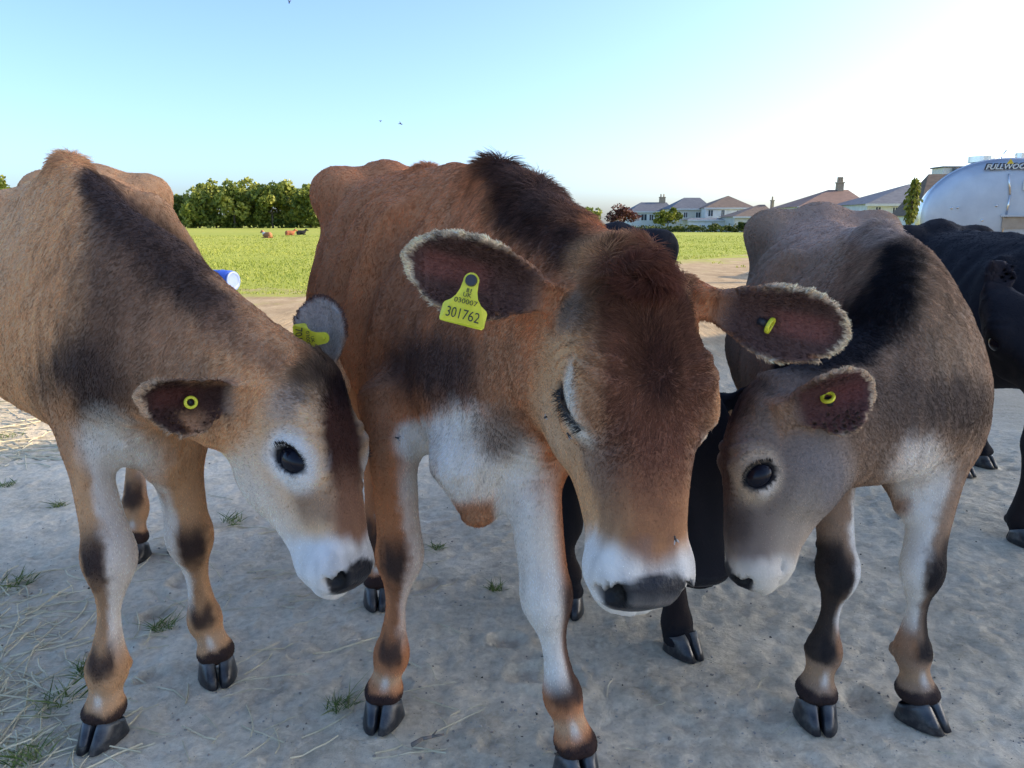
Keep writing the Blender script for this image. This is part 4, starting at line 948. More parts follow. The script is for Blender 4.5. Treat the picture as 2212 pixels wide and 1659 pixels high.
    hgt = mth('ADD', mth('MULTIPLY', mid, .5), mth('MULTIPLY', fin, .5)); add_bump(t, bs, hgt, .9, .014)
    return m
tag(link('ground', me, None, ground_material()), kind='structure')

# ------------------------------------------------------------------ foliage helpers
def leaf_material(name, c1, c2, c3):
    m, t, bs = newmat(name); L = t.links.new
    a = t.nodes.new('ShaderNodeAttribute'); a.attribute_name = 'shade'
    r = t.nodes.new('ShaderNodeValToRGB'); e = r.color_ramp.elements; e[0].color = (*c1, 1); e[1].color = (*c3, 1); q = e.new(.5); q.color = (*c2, 1)
    L(a.outputs['Fac'], r.inputs[0]); L(r.outputs[0], bs.inputs['Base Color']); bs.inputs['Roughness'].default_value = .6; bs.inputs['Specular IOR Level'].default_value = .25
    tr = t.nodes.new('ShaderNodeBsdfTranslucent'); L(r.outputs[0], tr.inputs[0]); mx = t.nodes.new('ShaderNodeMixShader'); mx.inputs[0].default_value = .3
    out = t.nodes['Material Output']; L(bs.outputs[0], mx.inputs[1]); L(tr.outputs[0], mx.inputs[2]); L(mx.outputs[0], out.inputs[0]); return m
ML_TREE = leaf_material('leaf_belt', (.08, .115, .025), (.24, .28, .05), (.46, .44, .09))
ML_YEL = leaf_material('leaf_yellowgreen', (.07, .10, .015), (.17, .20, .025), (.30, .30, .05))
ML_RED = leaf_material('leaf_copper', (.035, .014, .016), (.10, .035, .030), (.18, .075, .05))
ML_OLV = leaf_material('leaf_hedge', (.03, .05, .012), (.08, .11, .022), (.16, .18, .04))
ML_GRS = leaf_material('grass_blade', (.18, .23, .03), (.31, .36, .055), (.46, .45, .10))
ML_TUF = leaf_material('grass_tuft_blade', (.07, .12, .03), (.15, .22, .06), (.32, .34, .14))
M_BARK = simple('bark', (.06, .045, .035), (.14, .11, .085), 12, .9, bump=.5, stretch=(1, 1, .2))
def quads_mesh(name, C, A, B, shade, mat):
    """leaf faces: centres C, half axes A and B"""
    n = len(C); V = np.stack([C-A, C+B*.75-A*.1, C+A, C-B*.75-A*.1], 1).reshape(-1, 3)
    me = mesh_np(name, V, np.arange(4*n).reshape(n, 4), False)
    at_ = me.attributes.new('shade', 'FLOAT', 'POINT'); at_.data.foreach_set('value', np.repeat(shade, 4).astype(f32)); me.materials.append(mat); return me
def crown_mesh(name, c, r, n, leaf, mat, rg, clumps=26, cl=.36, lean=.0, sparse=.0):
    c = np.asarray(c, float); r = np.asarray(r, float)
    d = rg.normal(size=(clumps, 3)); d /= np.linalg.norm(d, axis=1)[:, None]; d[:, 2] = np.where(d[:, 2] < -.6, -d[:, 2]*.5, d[:, 2])
    rad = rg.uniform(.45, .92, clumps)[:, None]; cc = c+d*rad*r; cs = rg.uniform(.65, 1.25, clumps)*cl
    k = rg.integers(0, clumps, n); v = rg.normal(size=(n, 3)); v /= np.linalg.norm(v, axis=1)[:, None]
    v *= rg.uniform(.35, 1.0, n)[:, None]**.5; P = cc[k]+v*(cs[k][:, None]*r)
    A = rg.normal(size=(n, 3)); A /= np.linalg.norm(A, axis=1)[:, None]; B = np.cross(A, rg.normal(size=(n, 3))); B /= np.linalg.norm(B, axis=1)[:, None]
    s = leaf*rg.uniform(.6, 1.3, n)[:, None]
    sh = np.clip(.45+.16*rg.normal(size=n)+.22*rg.normal(size=clumps)[k], 0, 1)
    return quads_mesh(name, P, A*s, B*s, sh, mat)
def tree(name, label, base, h, w, mat, n=1800, leaf=.3, group=None, trunk=.12, crown_low=.25, seed=0, clumps=26, cat='tree', tilt=0.0):
    rg = np.random.default_rng(seed+100); base = Vector(base); root = empty(name, base); tag(root, label, cat, group)
    c = np.array([base.x+tilt*h*.3, base.y, base.z+h*(crown_low+(1-crown_low)/2)]); r = np.array([w/2, w/2, h*(1-crown_low)/2])
    mb = MB(); top = Vector((base.x+tilt*h*.25, base.y, base.z+h*.62)); fork = base.lerp(top, .5)
    mb.cyl(base-Vector((0, 0, .1)), fork, trunk, trunk*.75, 8); mb.cyl(fork, top, trunk*.75, trunk*.3, 8)
    for i in range(5):
        a = rg.uniform(0, 6.28); st_ = base.lerp(top, rg.uniform(.35, .8)); e = Vector((c[0]+math.cos(a)*r[0]*.75, c[1]+math.sin(a)*r[1]*.75, c[2]+rg.uniform(-.2, .6)*r[2])); mb.cyl(st_, e, trunk*.42, trunk*.12, 6)
    mb.build('trunk', M_BARK, root, True)
    link('crown', crown_mesh('crown', c, r, n, leaf, mat, rg, clumps), root); return root
def pw(px, py, Y): return Vector(at(px, py, Y))

# ------------------------------------------------------------------ tree belt across the field
TG = 'trees of the belt across the field'
belt = [(398, 428, 36), (432, 418, 46), (468, 396, 62), (508, 399, 52), (548, 402, 58), (590, 404, 54), (632, 400, 56), (672, 402, 52), (716, 404, 56), (760, 408, 56)]
ord_ = ['tall leafy tree at the left end of the belt, low and dark', 'second tree from the left in the belt across the field', 'tallest round tree of the belt, near the left calf', 'fourth tree from the left in the belt across the field', 'fifth tree from the left in the belt across the field',
        'sixth tree from the left in the belt across the field', 'belt tree just left of the middle calf hip', 'belt tree half hidden behind the middle calf hip', 'belt tree hidden behind the middle calf back', 'last belt tree behind the middle calf']
for i, (px, pt, wp) in enumerate(belt[:8]):
    Y = 134+(-1)**i*2.5; b = pw(px, 493, Y); b.z = 0; s = mpp(Y)
    tree('belt_tree', ord_[i], b, (493-pt)*Y/FPX/.978*1.0, wp*s*1.35, ML_TREE, 3000, .32, TG, .2, .03, i, 34)
rg = np.random.default_rng(8)
und = [crown_mesh('u', (x, 133+rg.uniform(-1.5, 1.5), 1.0), (3.0, 1.6, 1.7), 800, .28, ML_TREE, rg, 14, .45) for x in np.linspace(-66, -22, 26)]
def join(meshes, name):
    bm = bmesh.new()
    for m_ in meshes: bm.from_mesh(m_)
    me = bpy.data.meshes.new(name); bm.to_mesh(me); bm.free(); me.materials.append(meshes[0].materials[0])
    for m_ in meshes: bpy.data.meshes.remove(m_)
    return me
tag(link('undergrowth', join(und, 'undergrowth')), 'dark hedge undergrowth filling the foot of the tree belt', 'undergrowth', kind='stuff')
b = pw(-22, 505, 60); b.z = 0
tree('pale_tree', 'pale green tree cut off by the left edge behind the left calf', b, 4.6, 4.0, ML_YEL, 2600, .16, None, .12, .12, 40, 24)

# ------------------------------------------------------------------ houses beyond the field
M_WHITE = simple('render_white', (.62, .62, .60), (.80, .79, .76), 1.2, .85, bump=.1)
M_CREAM = simple('render_cream', (.55, .52, .44), (.68, .64, .55), 1.2, .85, bump=.1)
M_ROOFG = simple('roof_slate', (.07, .08, .10), (.14, .15, .17), 1.6, .7, bump=.4, stretch=(1, 1, 6), dist=.05)
M_ROOFB = simple('roof_brown', (.10, .075, .06), (.19, .14, .105), 1.6, .8, bump=.4, stretch=(1, 1, 6), dist=.05)
M_ROOFR = simple('roof_red', (.15, .095, .075), (.24, .15, .115), 1.6, .8, bump=.4, stretch=(1, 1, 6), dist=.05)
M_PANE = simple('window_glass', (.02, .03, .045), (.06, .08, .10), 2, .08, bump=0)
M_FRAME = simple('window_frame_paint', (.74, .74, .72), (.82, .82, .80), 5, .5, bump=0)
M_BRICK = simple('chimney_brick', (.28, .22, .15), (.42, .34, .24), 6, .9, bump=.3)
M_FASC = simple('fascia', (.55, .55, .54), (.7, .7, .68), 5, .6, bump=0)
def house(name, label, x0, x1, pyb, pye, pyr, Y, depth, rx0, rx1, wall, roof, wins=(), chims=(), over=.35, gable=False, group='houses beyond the field'):
    A, Bp = pw(x0, pyb, Y), pw(x1, pyb, Y); zb = min(A.z, float(slope(np.array([A.x]), np.array([Y]))[0])-.1); ze = pw(x0, pye, Y).z; zr = pw(x0, pyr, Y+depth/2).z
    root = empty(name, ((A.x+Bp.x)/2, Y+depth/2, zb)); tag(root, label, 'house', group)
    MB().box((A.x, Y, zb), (Bp.x, Y+depth, ze)).build('wall', wall, root)
    X0, X1, Y0, Y1 = A.x-over, Bp.x+over, Y-over, Y+depth+over; r0 = pw(rx0, pyr, Y+depth/2).x; r1 = pw(rx1, pyr, Y+depth/2).x; ym = Y+depth/2
    a, b_, c, d, e, f_ = (X0, Y0, ze), (X1, Y0, ze), (X1, Y1, ze), (X0, Y1, ze), (r0, ym, zr), (r1, ym, zr)
    mb = MB()
    if r1-r0 < .05: mb.poly([a, b_, e]); mb.poly([b_, c, e]); mb.poly([c, d, e]); mb.poly([d, a, e])
    else: mb.poly([a, b_, f_, e]); mb.poly([b_, c, f_]); mb.poly([c, d, e, f_]); mb.poly([d, a, e])
    rf = mb.poly([a, d, c, b_]).build('roof', roof, root)
    MB().box((X0-.03, Y0-.06, ze-.22), (X1+.03, Y0-.002, ze+.04)).build('gutter', M_FASC, root)
    for (wx0, wx1, wy0, wy1) in wins:
        p, q = pw(wx0, wy1, Y), pw(wx1, wy0, Y)
        mb = MB(); t_ = max(.07, (q.x-p.x)*.07)
        mb.box((p.x, Y-.06, p.z), (p.x+t_, Y-.004, q.z)); mb.box((q.x-t_, Y-.06, p.z), (q.x, Y-.004, q.z)); mb.box((p.x+t_, Y-.06, q.z-t_), (q.x-t_, Y-.004, q.z)); mb.box((p.x-.1, Y-.12, p.z-.08), (q.x+.1, Y-.004, p.z)); mb.box(((p.x+q.x)/2-t_/2, Y-.055, p.z), ((p.x+q.x)/2+t_/2, Y-.004, q.z-t_))
        w = mb.build('window', M_FRAME, root)
        o = MB().box((p.x+t_*.5, Y-.03, p.z), (q.x-t_*.5, Y-.002, q.z-t_*.5)).build('pane', M_PANE, w); o.matrix_parent_inverse = Matrix.Identity(4)
        o.matrix_parent_inverse = w.matrix_parent_inverse
        o.parent = w; o.matrix_parent_inverse = Matrix.Translation(-root.location).inverted() @ Matrix.Translation(-root.location)
    for (cx0, cx1, cy0, cy1, pots) in chims:
        p, q = pw(cx0, cy1, ym), pw(cx1, cy0, ym); mb = MB().box((p.x, ym-.35, p.z-.6), (q.x, ym+.35, q.z)); mb.box((p.x-.08, ym-.43, q.z), (q.x+.08, ym+.43, q.z+.14))
        for k in range(pots): xx = p.x+(k+.5)*(q.x-p.x)/pots; mb.cyl((xx, ym, q.z+.14), (xx, ym, q.z+.75), .14, .12, 10)
        mb.build('chimney', M_BRICK, root)
    return root
house('slate_roof_house', 'white house with long slate roof left of the pyramid-roof house', 1362, 1452, 500, 457, 437, 158, 9, 1385, 1440, M_WHITE, M_ROOFG, [(1384, 1398, 462, 476), (1402, 1412, 463, 476), (1424, 1440, 462, 474)], [(1424, 1437, 427, 441, 2)])
house('slate_roof_house', 'pale house with flat-topped slate roof between the slate and brown roofs', 1447, 1534, 503, 451, 427, 150, 9, 1478, 1512, M_CREAM, M_ROOFG, [(1458, 1470, 456, 470), (1476, 1486, 458, 470), (1502, 1514, 458, 470)])
house('pyramid_roof_house', 'white house with brown pyramid roof and twin upper windows', 1522, 1626, 503, 449, 423, 146, 10, 1572, 1574, M_WHITE, M_ROOFB, [(1529, 1541, 453, 467), (1557, 1566, 453, 467), (1590, 1600, 454, 468)])
house('flat_extension', 'low white flat-roofed extension in front of the brown pyramid roof', 1486, 1583, 505, 475, 471, 138, 6, 1490, 1579, M_WHITE, M_ROOFG, [(1495, 1503, 485, 497), (1515, 1523, 485, 497)], over=.2)
house('brown_bungalow', 'low bungalow with brown hipped roof and chimney beside the pyramid roof', 1585, 1672, 503, 468, 442, 132, 9, 1640, 1652, M_CREAM, M_ROOFB, [], [(1664, 1671, 434, 462, 1)])
house('red_roof_house', 'big hipped red-brown roof with stone chimney above the right calf rump', 1722, 1872, 505, 447, 410, 92, 9, 1790, 1832, M_WHITE, M_ROOFR, [(1740, 1756, 455, 473)], [(1806, 1821, 396, 420, 3)])
house('slate_roof_house', 'white house with wide slate roof left of the sapling', 1868, 2000, 505, 441, 398, 84, 9, 1962, 2040, M_WHITE, M_ROOFG, [(1889, 1904, 446, 462), (1926, 1940, 447, 462)])
house('brown_roof_house', 'house with steep brown roof and skylight behind the steel tank', 1982, 2290, 505, 466, 376, 62, 4, 2006, 2290, M_WHITE, M_ROOFB, [], over=.3)
r_ = empty('flat_roof_block', pw(2150, 480, 74)); r_.location.z = -.4; tag(r_, 'pale flat-topped block rising behind the brown roof', 'building', 'houses beyond the field')
p, q = pw(2032, 420, 74), pw(2330, 359, 74)
MB().box((p.x, 74, -.5), (q.x, 76, q.z-.12)).build('wall', M_FASC, r_); MB().box((p.x-.15, 73.85, q.z-.118), (q.x, 76.15, q.z)).build('roof', M_ROOFG, r_); p2 = pw(2056, 420, 73.9); MB().cyl((p2.x, 73.8, 1), (p2.x, 73.8, q.z-.2), .22, n=10).build('downpipe', M_ROOFG, r_)
HG = 'garden trees in front of the houses'
for i, (px, pb, pt, wp, Y, mat, nm, lb) in enumerate([
    (1341, 497, 442, 72, 142, ML_RED, 'copper_tree', 'round dark red copper tree left of the houses'), (1442, 500, 447, 58, 140, ML_YEL, 'garden_tree', 'yellow-green rounded tree in front of the slate-roofed houses'),
    (1277, 497, 447, 50, 150, ML_TREE, 'garden_tree', 'green tree left of the copper tree, behind the black calf'), (1220, 497, 455, 40, 170, ML_TREE, 'garden_tree', 'far dark green tree above the middle calf neck'),
    (1497, 502, 487, 24, 134, ML_YEL, 'garden_shrub', 'small yellow shrub at the left end of the white extension'), (1545, 505, 484, 26, 130, ML_OLV, 'garden_shrub', 'green shrub in front of the white extension'),
    (1570, 505, 488, 20, 130, ML_YEL, 'garden_shrub', 'small yellow-green shrub right of the white extension'), (1614, 505, 478, 46, 124, ML_OLV, 'garden_shrub', 'broad dark green shrub in front of the low bungalow'), (1466, 502, 489, 20, 134, ML_YEL, 'garden_shrub', 'tiny yellow shrub below the yellow-green tree')]):
    b = pw(px, pb, Y); b.z = float(slope(np.array([b.x]), np.array([b.y]))[0]); s = mpp(Y)*.97
    tree(nm, lb, b, pw(px, pt, Y).z-b.z, wp*s, mat, 1500, .22, HG, .12, .14, 60+i, 20, 'tree' if 'tree' in nm else 'shrub')
rg = np.random.default_rng(9)
hdg = [crown_mesh('h', (x, 128+rg.uniform(-1, 1), .1-.35), (2.4, .7, rg.uniform(.5, .9)), 300, .16, ML_OLV, rg, 12, .5) for x in np.linspace(17, 45, 13)]
tag(link('garden_hedge', join(hdg, 'garden_hedge')), 'low trimmed hedge along the foot of the houses', 'hedge', kind='stuff')
wl = empty('garden_wall', pw(1655, 500, 120)); wl.location.z = -.8; tag(wl, 'plain pale garden wall right of the low bungalow', 'wall'); p, q = pw(1648, 505, 118), pw(1720, 482, 118); MB().box((p.x, 118, -.9), (q.x, 118.3, q.z)).build('wall_face', M_WHITE, wl); MB().box((p.x-.05, 117.95, q.z+.002), (q.x+.05, 118.35, q.z+.1)).build('coping', M_FASC, wl)

# ------------------------------------------------------------------ bulk milk tank in the yard
def steel():
    m, t, bs = newmat('tank_steel'); L = t.links.new
    nz, cr, mp = noise_col(t, bs, (.42, .44, .47), (.56, .58, .60), 2.2, 5); bs.inputs['Metallic'].default_value = .85; bs.inputs['Roughness'].default_value = .42
    add_bump(t, bs, nz.outputs[0], .05, .02); return m
M_STEEL = steel(); M_RIM = simple('tank_rim', (.70, .70, .66), (.82, .82, .78), 9, .25, 1.0, .05); M_DARK = simple('dark_panel', (.02, .022, .026), (.045, .045, .05), 30, .5, bump=.02)
M_PLATE = simple('plate_paint', (.62, .66, .62), (.72, .76, .72), 20, .5, bump=.0)
TY, TX, TZ, TA, TB, TL = 0.0, 0.0, 1.0, 1.22, .95, 3.0
tk = empty('milk_tank', (0, 0, 0)); tag(tk, 'big oval stainless steel milk tank lying at the right edge', 'tank')
def oval(a, b, y, n=72): return [(TX+a*math.copysign(abs(math.cos(t))**.92, math.cos(t)), y, TZ+b*math.copysign(abs(math.sin(t))**.92, math.sin(t))) for t in [2*math.pi*i/n for i in range(n)]]
def loft_rings(rings, cap0=True, cap1=True):
    n = len(rings[0]); V = [p for r in rings for p in r]; F = [(k*n+i, k*n+(i+1) % n, (k+1)*n+(i+1) % n, (k+1)*n+i) for k in range(len(rings)-1) for i in range(n)]
    me = bpy.data.meshes.new('loft'); bm = bmesh.new(); vs_ = [bm.verts.new(v) for v in V]
    for f_ in F: bm.faces.new([vs_[i] for i in f_])
    if cap0: bm.faces.new(vs_[:n])
    if cap1: bm.faces.new(vs_[-n:])
    bmesh.ops.recalc_face_normals(bm, faces=bm.faces); bm.to_mesh(me); bm.free()
    for p in me.polygons: p.use_smooth = len(p.vertices) == 4
    return me
link('shell', loft_rings([oval(TA, TB, TY+.12), oval(TA, TB, TY+TL)]), tk, M_RIM)
link('end_plate', loft_rings([oval(TA*k, TB*k, TY+dy) for k, dy in ((.05, -.055), (.4, -.05), (.75, -.03), (.93, .0), (.985, .03), (1.0, .118))], True, False), tk, M_STEEL)
for dy in (.26, .36, .95, 1.05): link('band', loft_rings([oval(TA+.002, TB+.002, TY+dy), oval(TA+.014, TB+.014, TY+dy+.004), oval(TA+.014, TB+.014, TY+dy+.03), oval(TA+.002, TB+.002, TY+dy+.034)], False, False), tk, M_RIM)
mb = MB()
for i in range(70):
    t = math.pi*(.28+.9*i/69); mb.cyl((TX+(TA+.0)*math.cos(t), TY+.31+.02*(i % 2), TZ+TB*math.sin(t)), (TX+(TA+.012)*math.cos(t), TY+.31+.02*(i % 2), TZ+(TB+.012)*math.sin(t)), .012, n=6)
tag(mb.build('weld_dimples', M_DARK, tk), kind='stuff')
SK = 13.35/FPX
def face(px, py, off=0.0): return Vector(((px-2152)*SK, -.07-off, TZ+.02+(470-py)*SK))
a, b_ = face(2101, 383), face(2196, 366)
def text_mesh(txt, size, mat, sx=1.0, extrude=.0008, shear=0.0, offset=0.0):
    cu = bpy.data.curves.new('lettering', 'FONT'); cu.body = txt; cu.size = size; cu.extrude = extrude; cu.align_x = 'CENTER'; cu.align_y = 'CENTER'; cu.shear = shear; cu.offset = offset; cu.resolution_u = 4
    o = bpy.data.objects.new('tmp_text', cu); COL.objects.link(o); bpy.context.view_layer.update()
    me = bpy.data.meshes.new_from_object(o.evaluated_get(bpy.context.evaluated_depsgraph_get())); bpy.data.objects.remove(o)
    me.transform(Matrix.Diagonal((sx, 1, 1, 1))); me.materials.clear(); me.materials.append(mat); return me
tm = text_mesh('FULLWOOD', .112, M_PLATE, 1.02, .004, .25, .003); o = link('lettering', tm, tk); o.matrix_parent_inverse = Matrix.Identity(4); o.location = Vector(((a.x+b_.x)/2, a.y-.026, (a.z+b_.z)/2))-tk.location; o.rotation_euler = (math.pi/2, 0, 0)
tm = text_mesh('FULLWOOD', .112, M_DARK, 1.02, .002, .25, .012); o = link('lettering_outline', tm, tk); o.matrix_parent_inverse = Matrix.Identity(4); o.location = Vector(((a.x+b_.x)/2-.012, a.y-.014, (a.z+b_.z)/2+.008))-tk.location; o.rotation_euler = (math.pi/2, 0, 0)
MB().tube([face(2151, 388, .02), face(2158, 430, .02), face(2156, 470, .02), face(2152, 512, .02)], .014).build('pipe', M_RIM, tk, True)
MB().tube([face(2212, 440, .02), face(2208, 470, .02), face(2206, 512, .02)], .012).build('pipe', M_RIM, tk, True)
p, q = face(2178, 421), face(2199, 403); MB().box((p.x, p.y-.02, p.z), (q.x, p.y+.02, q.z)).build('plate', M_PLATE, tk, bevel=.004)
p, q = face(2146, 473), face(2216, 469); MB().box((p.x, p.y-.10, p.z), (q.x, p.y+.05, q.z)).build('shelf', M_STEEL, tk)
p, q = face(2150, 497), face(2206, 474); MB().box((p.x, p.y-.05, p.z), (q.x, p.y+.02, q.z)).build('control_box', simple('box_beige', (.36, .29, .21), (.46, .38, .28), 8, .6), tk)
for px, py in ((2115, 480), (2137, 451), (2057, 455), (2068, 454)): c = face(px, py); MB().cyl((c.x, c.y-.03, c.z), (c.x, c.y+.04, c.z), .018, n=12).build('bolt', M_RIM, tk, True)
c = face(2151, 364); MB().poly([(c.x-.05, c.y-.03, c.z-.04), (c.x+.05, c.y-.03, c.z-.04), (c.x, c.y-.03, c.z+.045)]).poly([(c.x-.05, c.y-.028, c.z-.04), (c.x, c.y-.028, c.z+.045), (c.x+.05, c.y-.028, c.z-.04)]).build('warning_triangle', simple('warning_yellow', (.7, .5, .03), (.8, .58, .05), 9, .5, bump=0), tk)
zt = TZ+TB; MB().cyl((TX-.35, TY+.6, zt-.03), (TX-.35, TY+.6, zt+.07), .22, n=24).build('lid', M_RIM, tk); MB().cyl((TX+.2, TY+.5, zt-.02), (TX+.2, TY+.5, zt+.10), .09, n=16).build('valve', M_RIM, tk)
MB().tube([(TX-.1, TY+.5, zt), (TX-.02, TY+.5, zt+.16)], .012).build('dipstick', M_RIM, tk)
for sx in (-.7, .7):
    for sy in (.5, 2.7): MB().cyl((TX+sx, TY+sy, .0), (TX+sx, TY+sy, .42), .05, n=12).build('leg', M_RIM, tk)
tk.location = pw(2164, 490, 13.0); tk.location.z = 0.0; tk.rotation_euler = (0, 0, -math.atan2(tk.location.x, 13.0)*.80)
# sapling beside the tank: few big leaves on one stem
sb = pw(1966, 600, 12.2); sb.z = 0.0; rg = np.random.default_rng(77); rt = empty('sapling', sb); tag(rt, 'slim sapling with big yellow-green leaves left of the steel tank', 'tree')
stem = [Vector((sb.x, sb.y, 0))]+[pw(px, py, 12.2) for px, py in ((1962, 500), (1967, 460), (1972, 425), (1979, 388))]
MB().tube(stem, .016, 8).build('trunk', M_BARK, rt, True)
n = 620; tt = rg.random(n); pp = np.array([(np.array(stem[1].lerp(stem[2], .5))*(1-a_)+np.array(stem[4])*a_) for a_ in tt]); wd = (.115*np.sin(np.pi*(0.1+.85*tt))+.02)
off = rg.normal(size=(n, 3)); off /= np.linalg.norm(off, axis=1)[:, None]; pp = pp+off*wd[:, None]*rg.random(n)[:, None]**.5
A = off*.5+np.array([0, 0, -.9])+.3*rg.normal(size=(n, 3)); A /= np.linalg.norm(A, axis=1)[:, None]; B = np.cross(A, rg.normal(size=(n, 3))); B /= np.linalg.norm(B, axis=1)[:, None]
s = .034*rg.uniform(.6, 1.2, n)[:, None]; link('crown', quads_mesh('crown', pp, A*s, B*s*.8, np.clip(.55+.25*rg.normal(size=n), 0, 1), ML_YEL), rt)

# ------------------------------------------------------------------ unseen roof added right of the camera, shaped to shade the yard
e2 = Vector((.757, .653, 0)).normalized(); n2 = Vector((e2.y, -e2.x, 0)); HB = 4.0
o0 = Vector((-2.07, 2.95, 0))+Vector((SDIR.x, SDIR.y, 0)).normalized()*(HB/math.tan(SUN_EL))
M_SHPOST = simple('shade_roof_timber', (.24, .19, .14), (.36, .30, .23), 3, .8, bump=.3, stretch=(6, 6, .3)); M_BROOF = simple('shade_roof_sheeting', (.46, .46, .46), (.58, .58, .57), 1.2, .6, bump=.3)
bn = empty('unseen_shade_roof', o0+n2*5); tag(bn, 'unseen shade roof on posts, added out of frame to the right', 'shade roof')
fr = Matrix.Translation(o0) @ Matrix(((n2.x, e2.x, 0, 0), (n2.y, e2.y, 0, 0), (0, 0, 1, 0), (0, 0, 0, 1)))
mb = MB(); P_ = [fr @ Vector(v) for v in ((0, -4.5, HB-.1), (0, 14, HB-.1), (6.0, 14, HB+.5), (6.0, -4.5, HB+.5))]  # added roof, open and narrow so light still reaches the calves
q4 = P_; up = Vector((0, 0, .1)); v8 = [mb.bm.verts.new(x) for x in q4]+[mb.bm.verts.new(x+up) for x in q4]
for f_ in ((0, 1, 2, 3), (4, 5, 6, 7), (0, 1, 5, 4), (1, 2, 6, 5), (2, 3, 7, 6), (3, 0, 4, 7)): mb.bm.faces.new([v8[i] for i in f_])
mb.build('roof', M_BROOF, bn)
for ux, hh in ((.3, HB-.08), (5.7, HB+.45)):
    for k in range(6): MB().box((ux-.09, -4.3+3.6*k, -.1), (ux+.09, -4.12+3.6*k, hh), fr).build('post', M_SHPOST, bn)

# ------------------------------------------------------------------ blue drum, far cattle
M_BLUE = simple('drum_blue', (.03, .08, .42), (.06, .13, .55), 6, .35, bump=.03); M_CAPW = simple('drum_cap', (.16, .23, .50), (.24, .31, .58), 6, .4, bump=.03)
dr = empty('blue_drum', pw(490, 630, 10.1)); dr.location.z = 0; tag(dr, 'blue plastic drum lying on its side by the edge of the grass', 'drum')
ax = Vector((.93, -.36, 0)).normalized(); cc = pw(497, 609, 10.2); cc.z = .138
def drum_ring(k, r): 
    s_ = ax.cross(Vector((0, 0, 1))); return [tuple(cc+ax*k+(s_*math.cos(t)+Vector((0, 0, 1))*math.sin(t))*r) for t in [2*math.pi*i/28 for i in range(28)]]
link('barrel', loft_rings([drum_ring(k, r) for k, r in ((-.52, .12), (-.50, .14), (-.36, .143), (-.35, .149), (-.33, .149), (-.32, .143), (-.14, .143), (-.13, .149), (-.11, .149), (-.10, .143), (.02, .14), (.04, .12))]), dr, M_BLUE)
link('lid', loft_rings([drum_ring(k, r) for k, r in ((.041, .125), (.05, .132), (.062, .128), (.064, .10), (.056, .09))]), dr, M_CAPW)
def far_cow(label, px, py, Y, L, c1, c2, hdg, seed):
    b = pw(px, py, Y); g = float(slope(np.array([b.x]), np.array([Y]))[0]); F = Field(); o = np.array([b.x, Y, g]); d = np.array([math.cos(hdg), math.sin(hdg), 0]); s_ = np.array([-d[1], d[0], 0])
    M_ = np.column_stack([d, s_, [0, 0, 1]])
    F.u(Ell(o+[0, 0, .30*L], (.5*L, .26*L, .27*L), M_), .05).u(Ell(o-d*.38*L+[0, 0, .28*L], (.22*L, .25*L, .27*L), M_), .1)
    F.u(Cap(o+d*.35*L+[0, 0, .36*L], o+d*.62*L+[0, 0, .62*L], .17*L, .10*L), .08); F.u(Cap(o+d*.60*L+[0, 0, .66*L], o+d*.86*L+[0, 0, .52*L], .10*L, .065*L), .05)
    for s2 in (-1, 1): F.u(Cap(o+d*.58*L+s_*s2*.09*L+[0, 0, .68*L], o+d*.52*L+s_*s2*.25*L+[0, 0, .70*L], .035*L, .02*L), .02); F.u(Cap(o+d*.2*L+s_*s2*.2*L+[0, 0, .06*L], o+d*.55*L+s_*s2*.18*L+[0, 0, .045*L], .05*L, .04*L), .04); F.u(Cap(o-d*.5*L+s_*s2*.25*L+[0, 0, .06*L], o-d*.1*L+s_*s2*.32*L+[0, 0, .045*L], .06*L, .04*L), .04)
    V, Q, Nn = polygonise(F, o-1.15*L-.1, o+1.15*L+.1, .035); m = sstep(.0, .3, fbm(V, 2.2, 2, seed))
    col = np.asarray(c1)*(1-m[:, None])+np.asarray(c2)*m[:, None]
    rt = empty('resting_cow', (b.x, Y, g)); tag(rt, label, 'cow', 'cattle resting far out in the field')
    me = mesh_np('body', V, Q); a = me.attributes.new('coat', 'FLOAT_COLOR', 'POINT'); a.data.foreach_set('color', np.column_stack([col, np.zeros(len(V))]).astype(f32).ravel()); link('body', me, rt, M_COAT)
far_cow('far tan and white cow lying in the field, leftmost of three', 577, 513, 46, .62, (.38, .17, .08), (.7, .66, .6), 2.6, 5)
far_cow('far reddish cow lying in the field, middle of three', 627, 508, 56, .60, (.36, .13, .06), (.40, .16, .08), .5, 6)
far_cow('far black cow lying at the middle calf flank, rightmost of three', 651, 508, 58, .60, (.02, .02, .022), (.03, .03, .03), .3, 7)

# ------------------------------------------------------------------ grass in the field (uncountable)
rg = np.random.default_rng(21)
def blades(n, pos, hgt, wid, rg, lean=.45):
    x, y, z = pos; a = rg.uniform(0, 6.28, n); l = rg.normal(size=(n, 2))*lean*hgt[:, None]
    s = np.column_stack([np.cos(a), np.sin(a), np.zeros(n)])*wid[:, None]; b = np.column_stack([x, y, z]); t = b+np.column_stack([l, hgt])
    m = b*.45+t*.55+np.column_stack([-l*.12, np.zeros(n)]); V = np.stack([b-s, b+s, m+s*.7, t, m-s*.7], 1).reshape(-1, 3)
    return mesh_np('blades', V, np.arange(5*n).reshape(n, 5), False)
n = 90000; u = rg.random(n); yy = 8.0*(55/8.0)**u; xx = (rg.random(n)*2-1)*yy*.78
gm = yy-13.3-1.18*xx+5*fbm(np.column_stack([xx, yy, 0*xx]), .9, 2, 5) > 0; xx, yy = xx[gm], yy[gm]; n = len(xx)
hg = (.022+.03*rg.random(n))*(1+.6*fbm(np.column_stack([xx, yy, 0*xx]), .5, 2, 6)); hg = np.clip(hg, .02, .16)
me = blades(n, (xx, yy, gz(xx, yy)-.004), hg, .004+.00045*yy, rg)
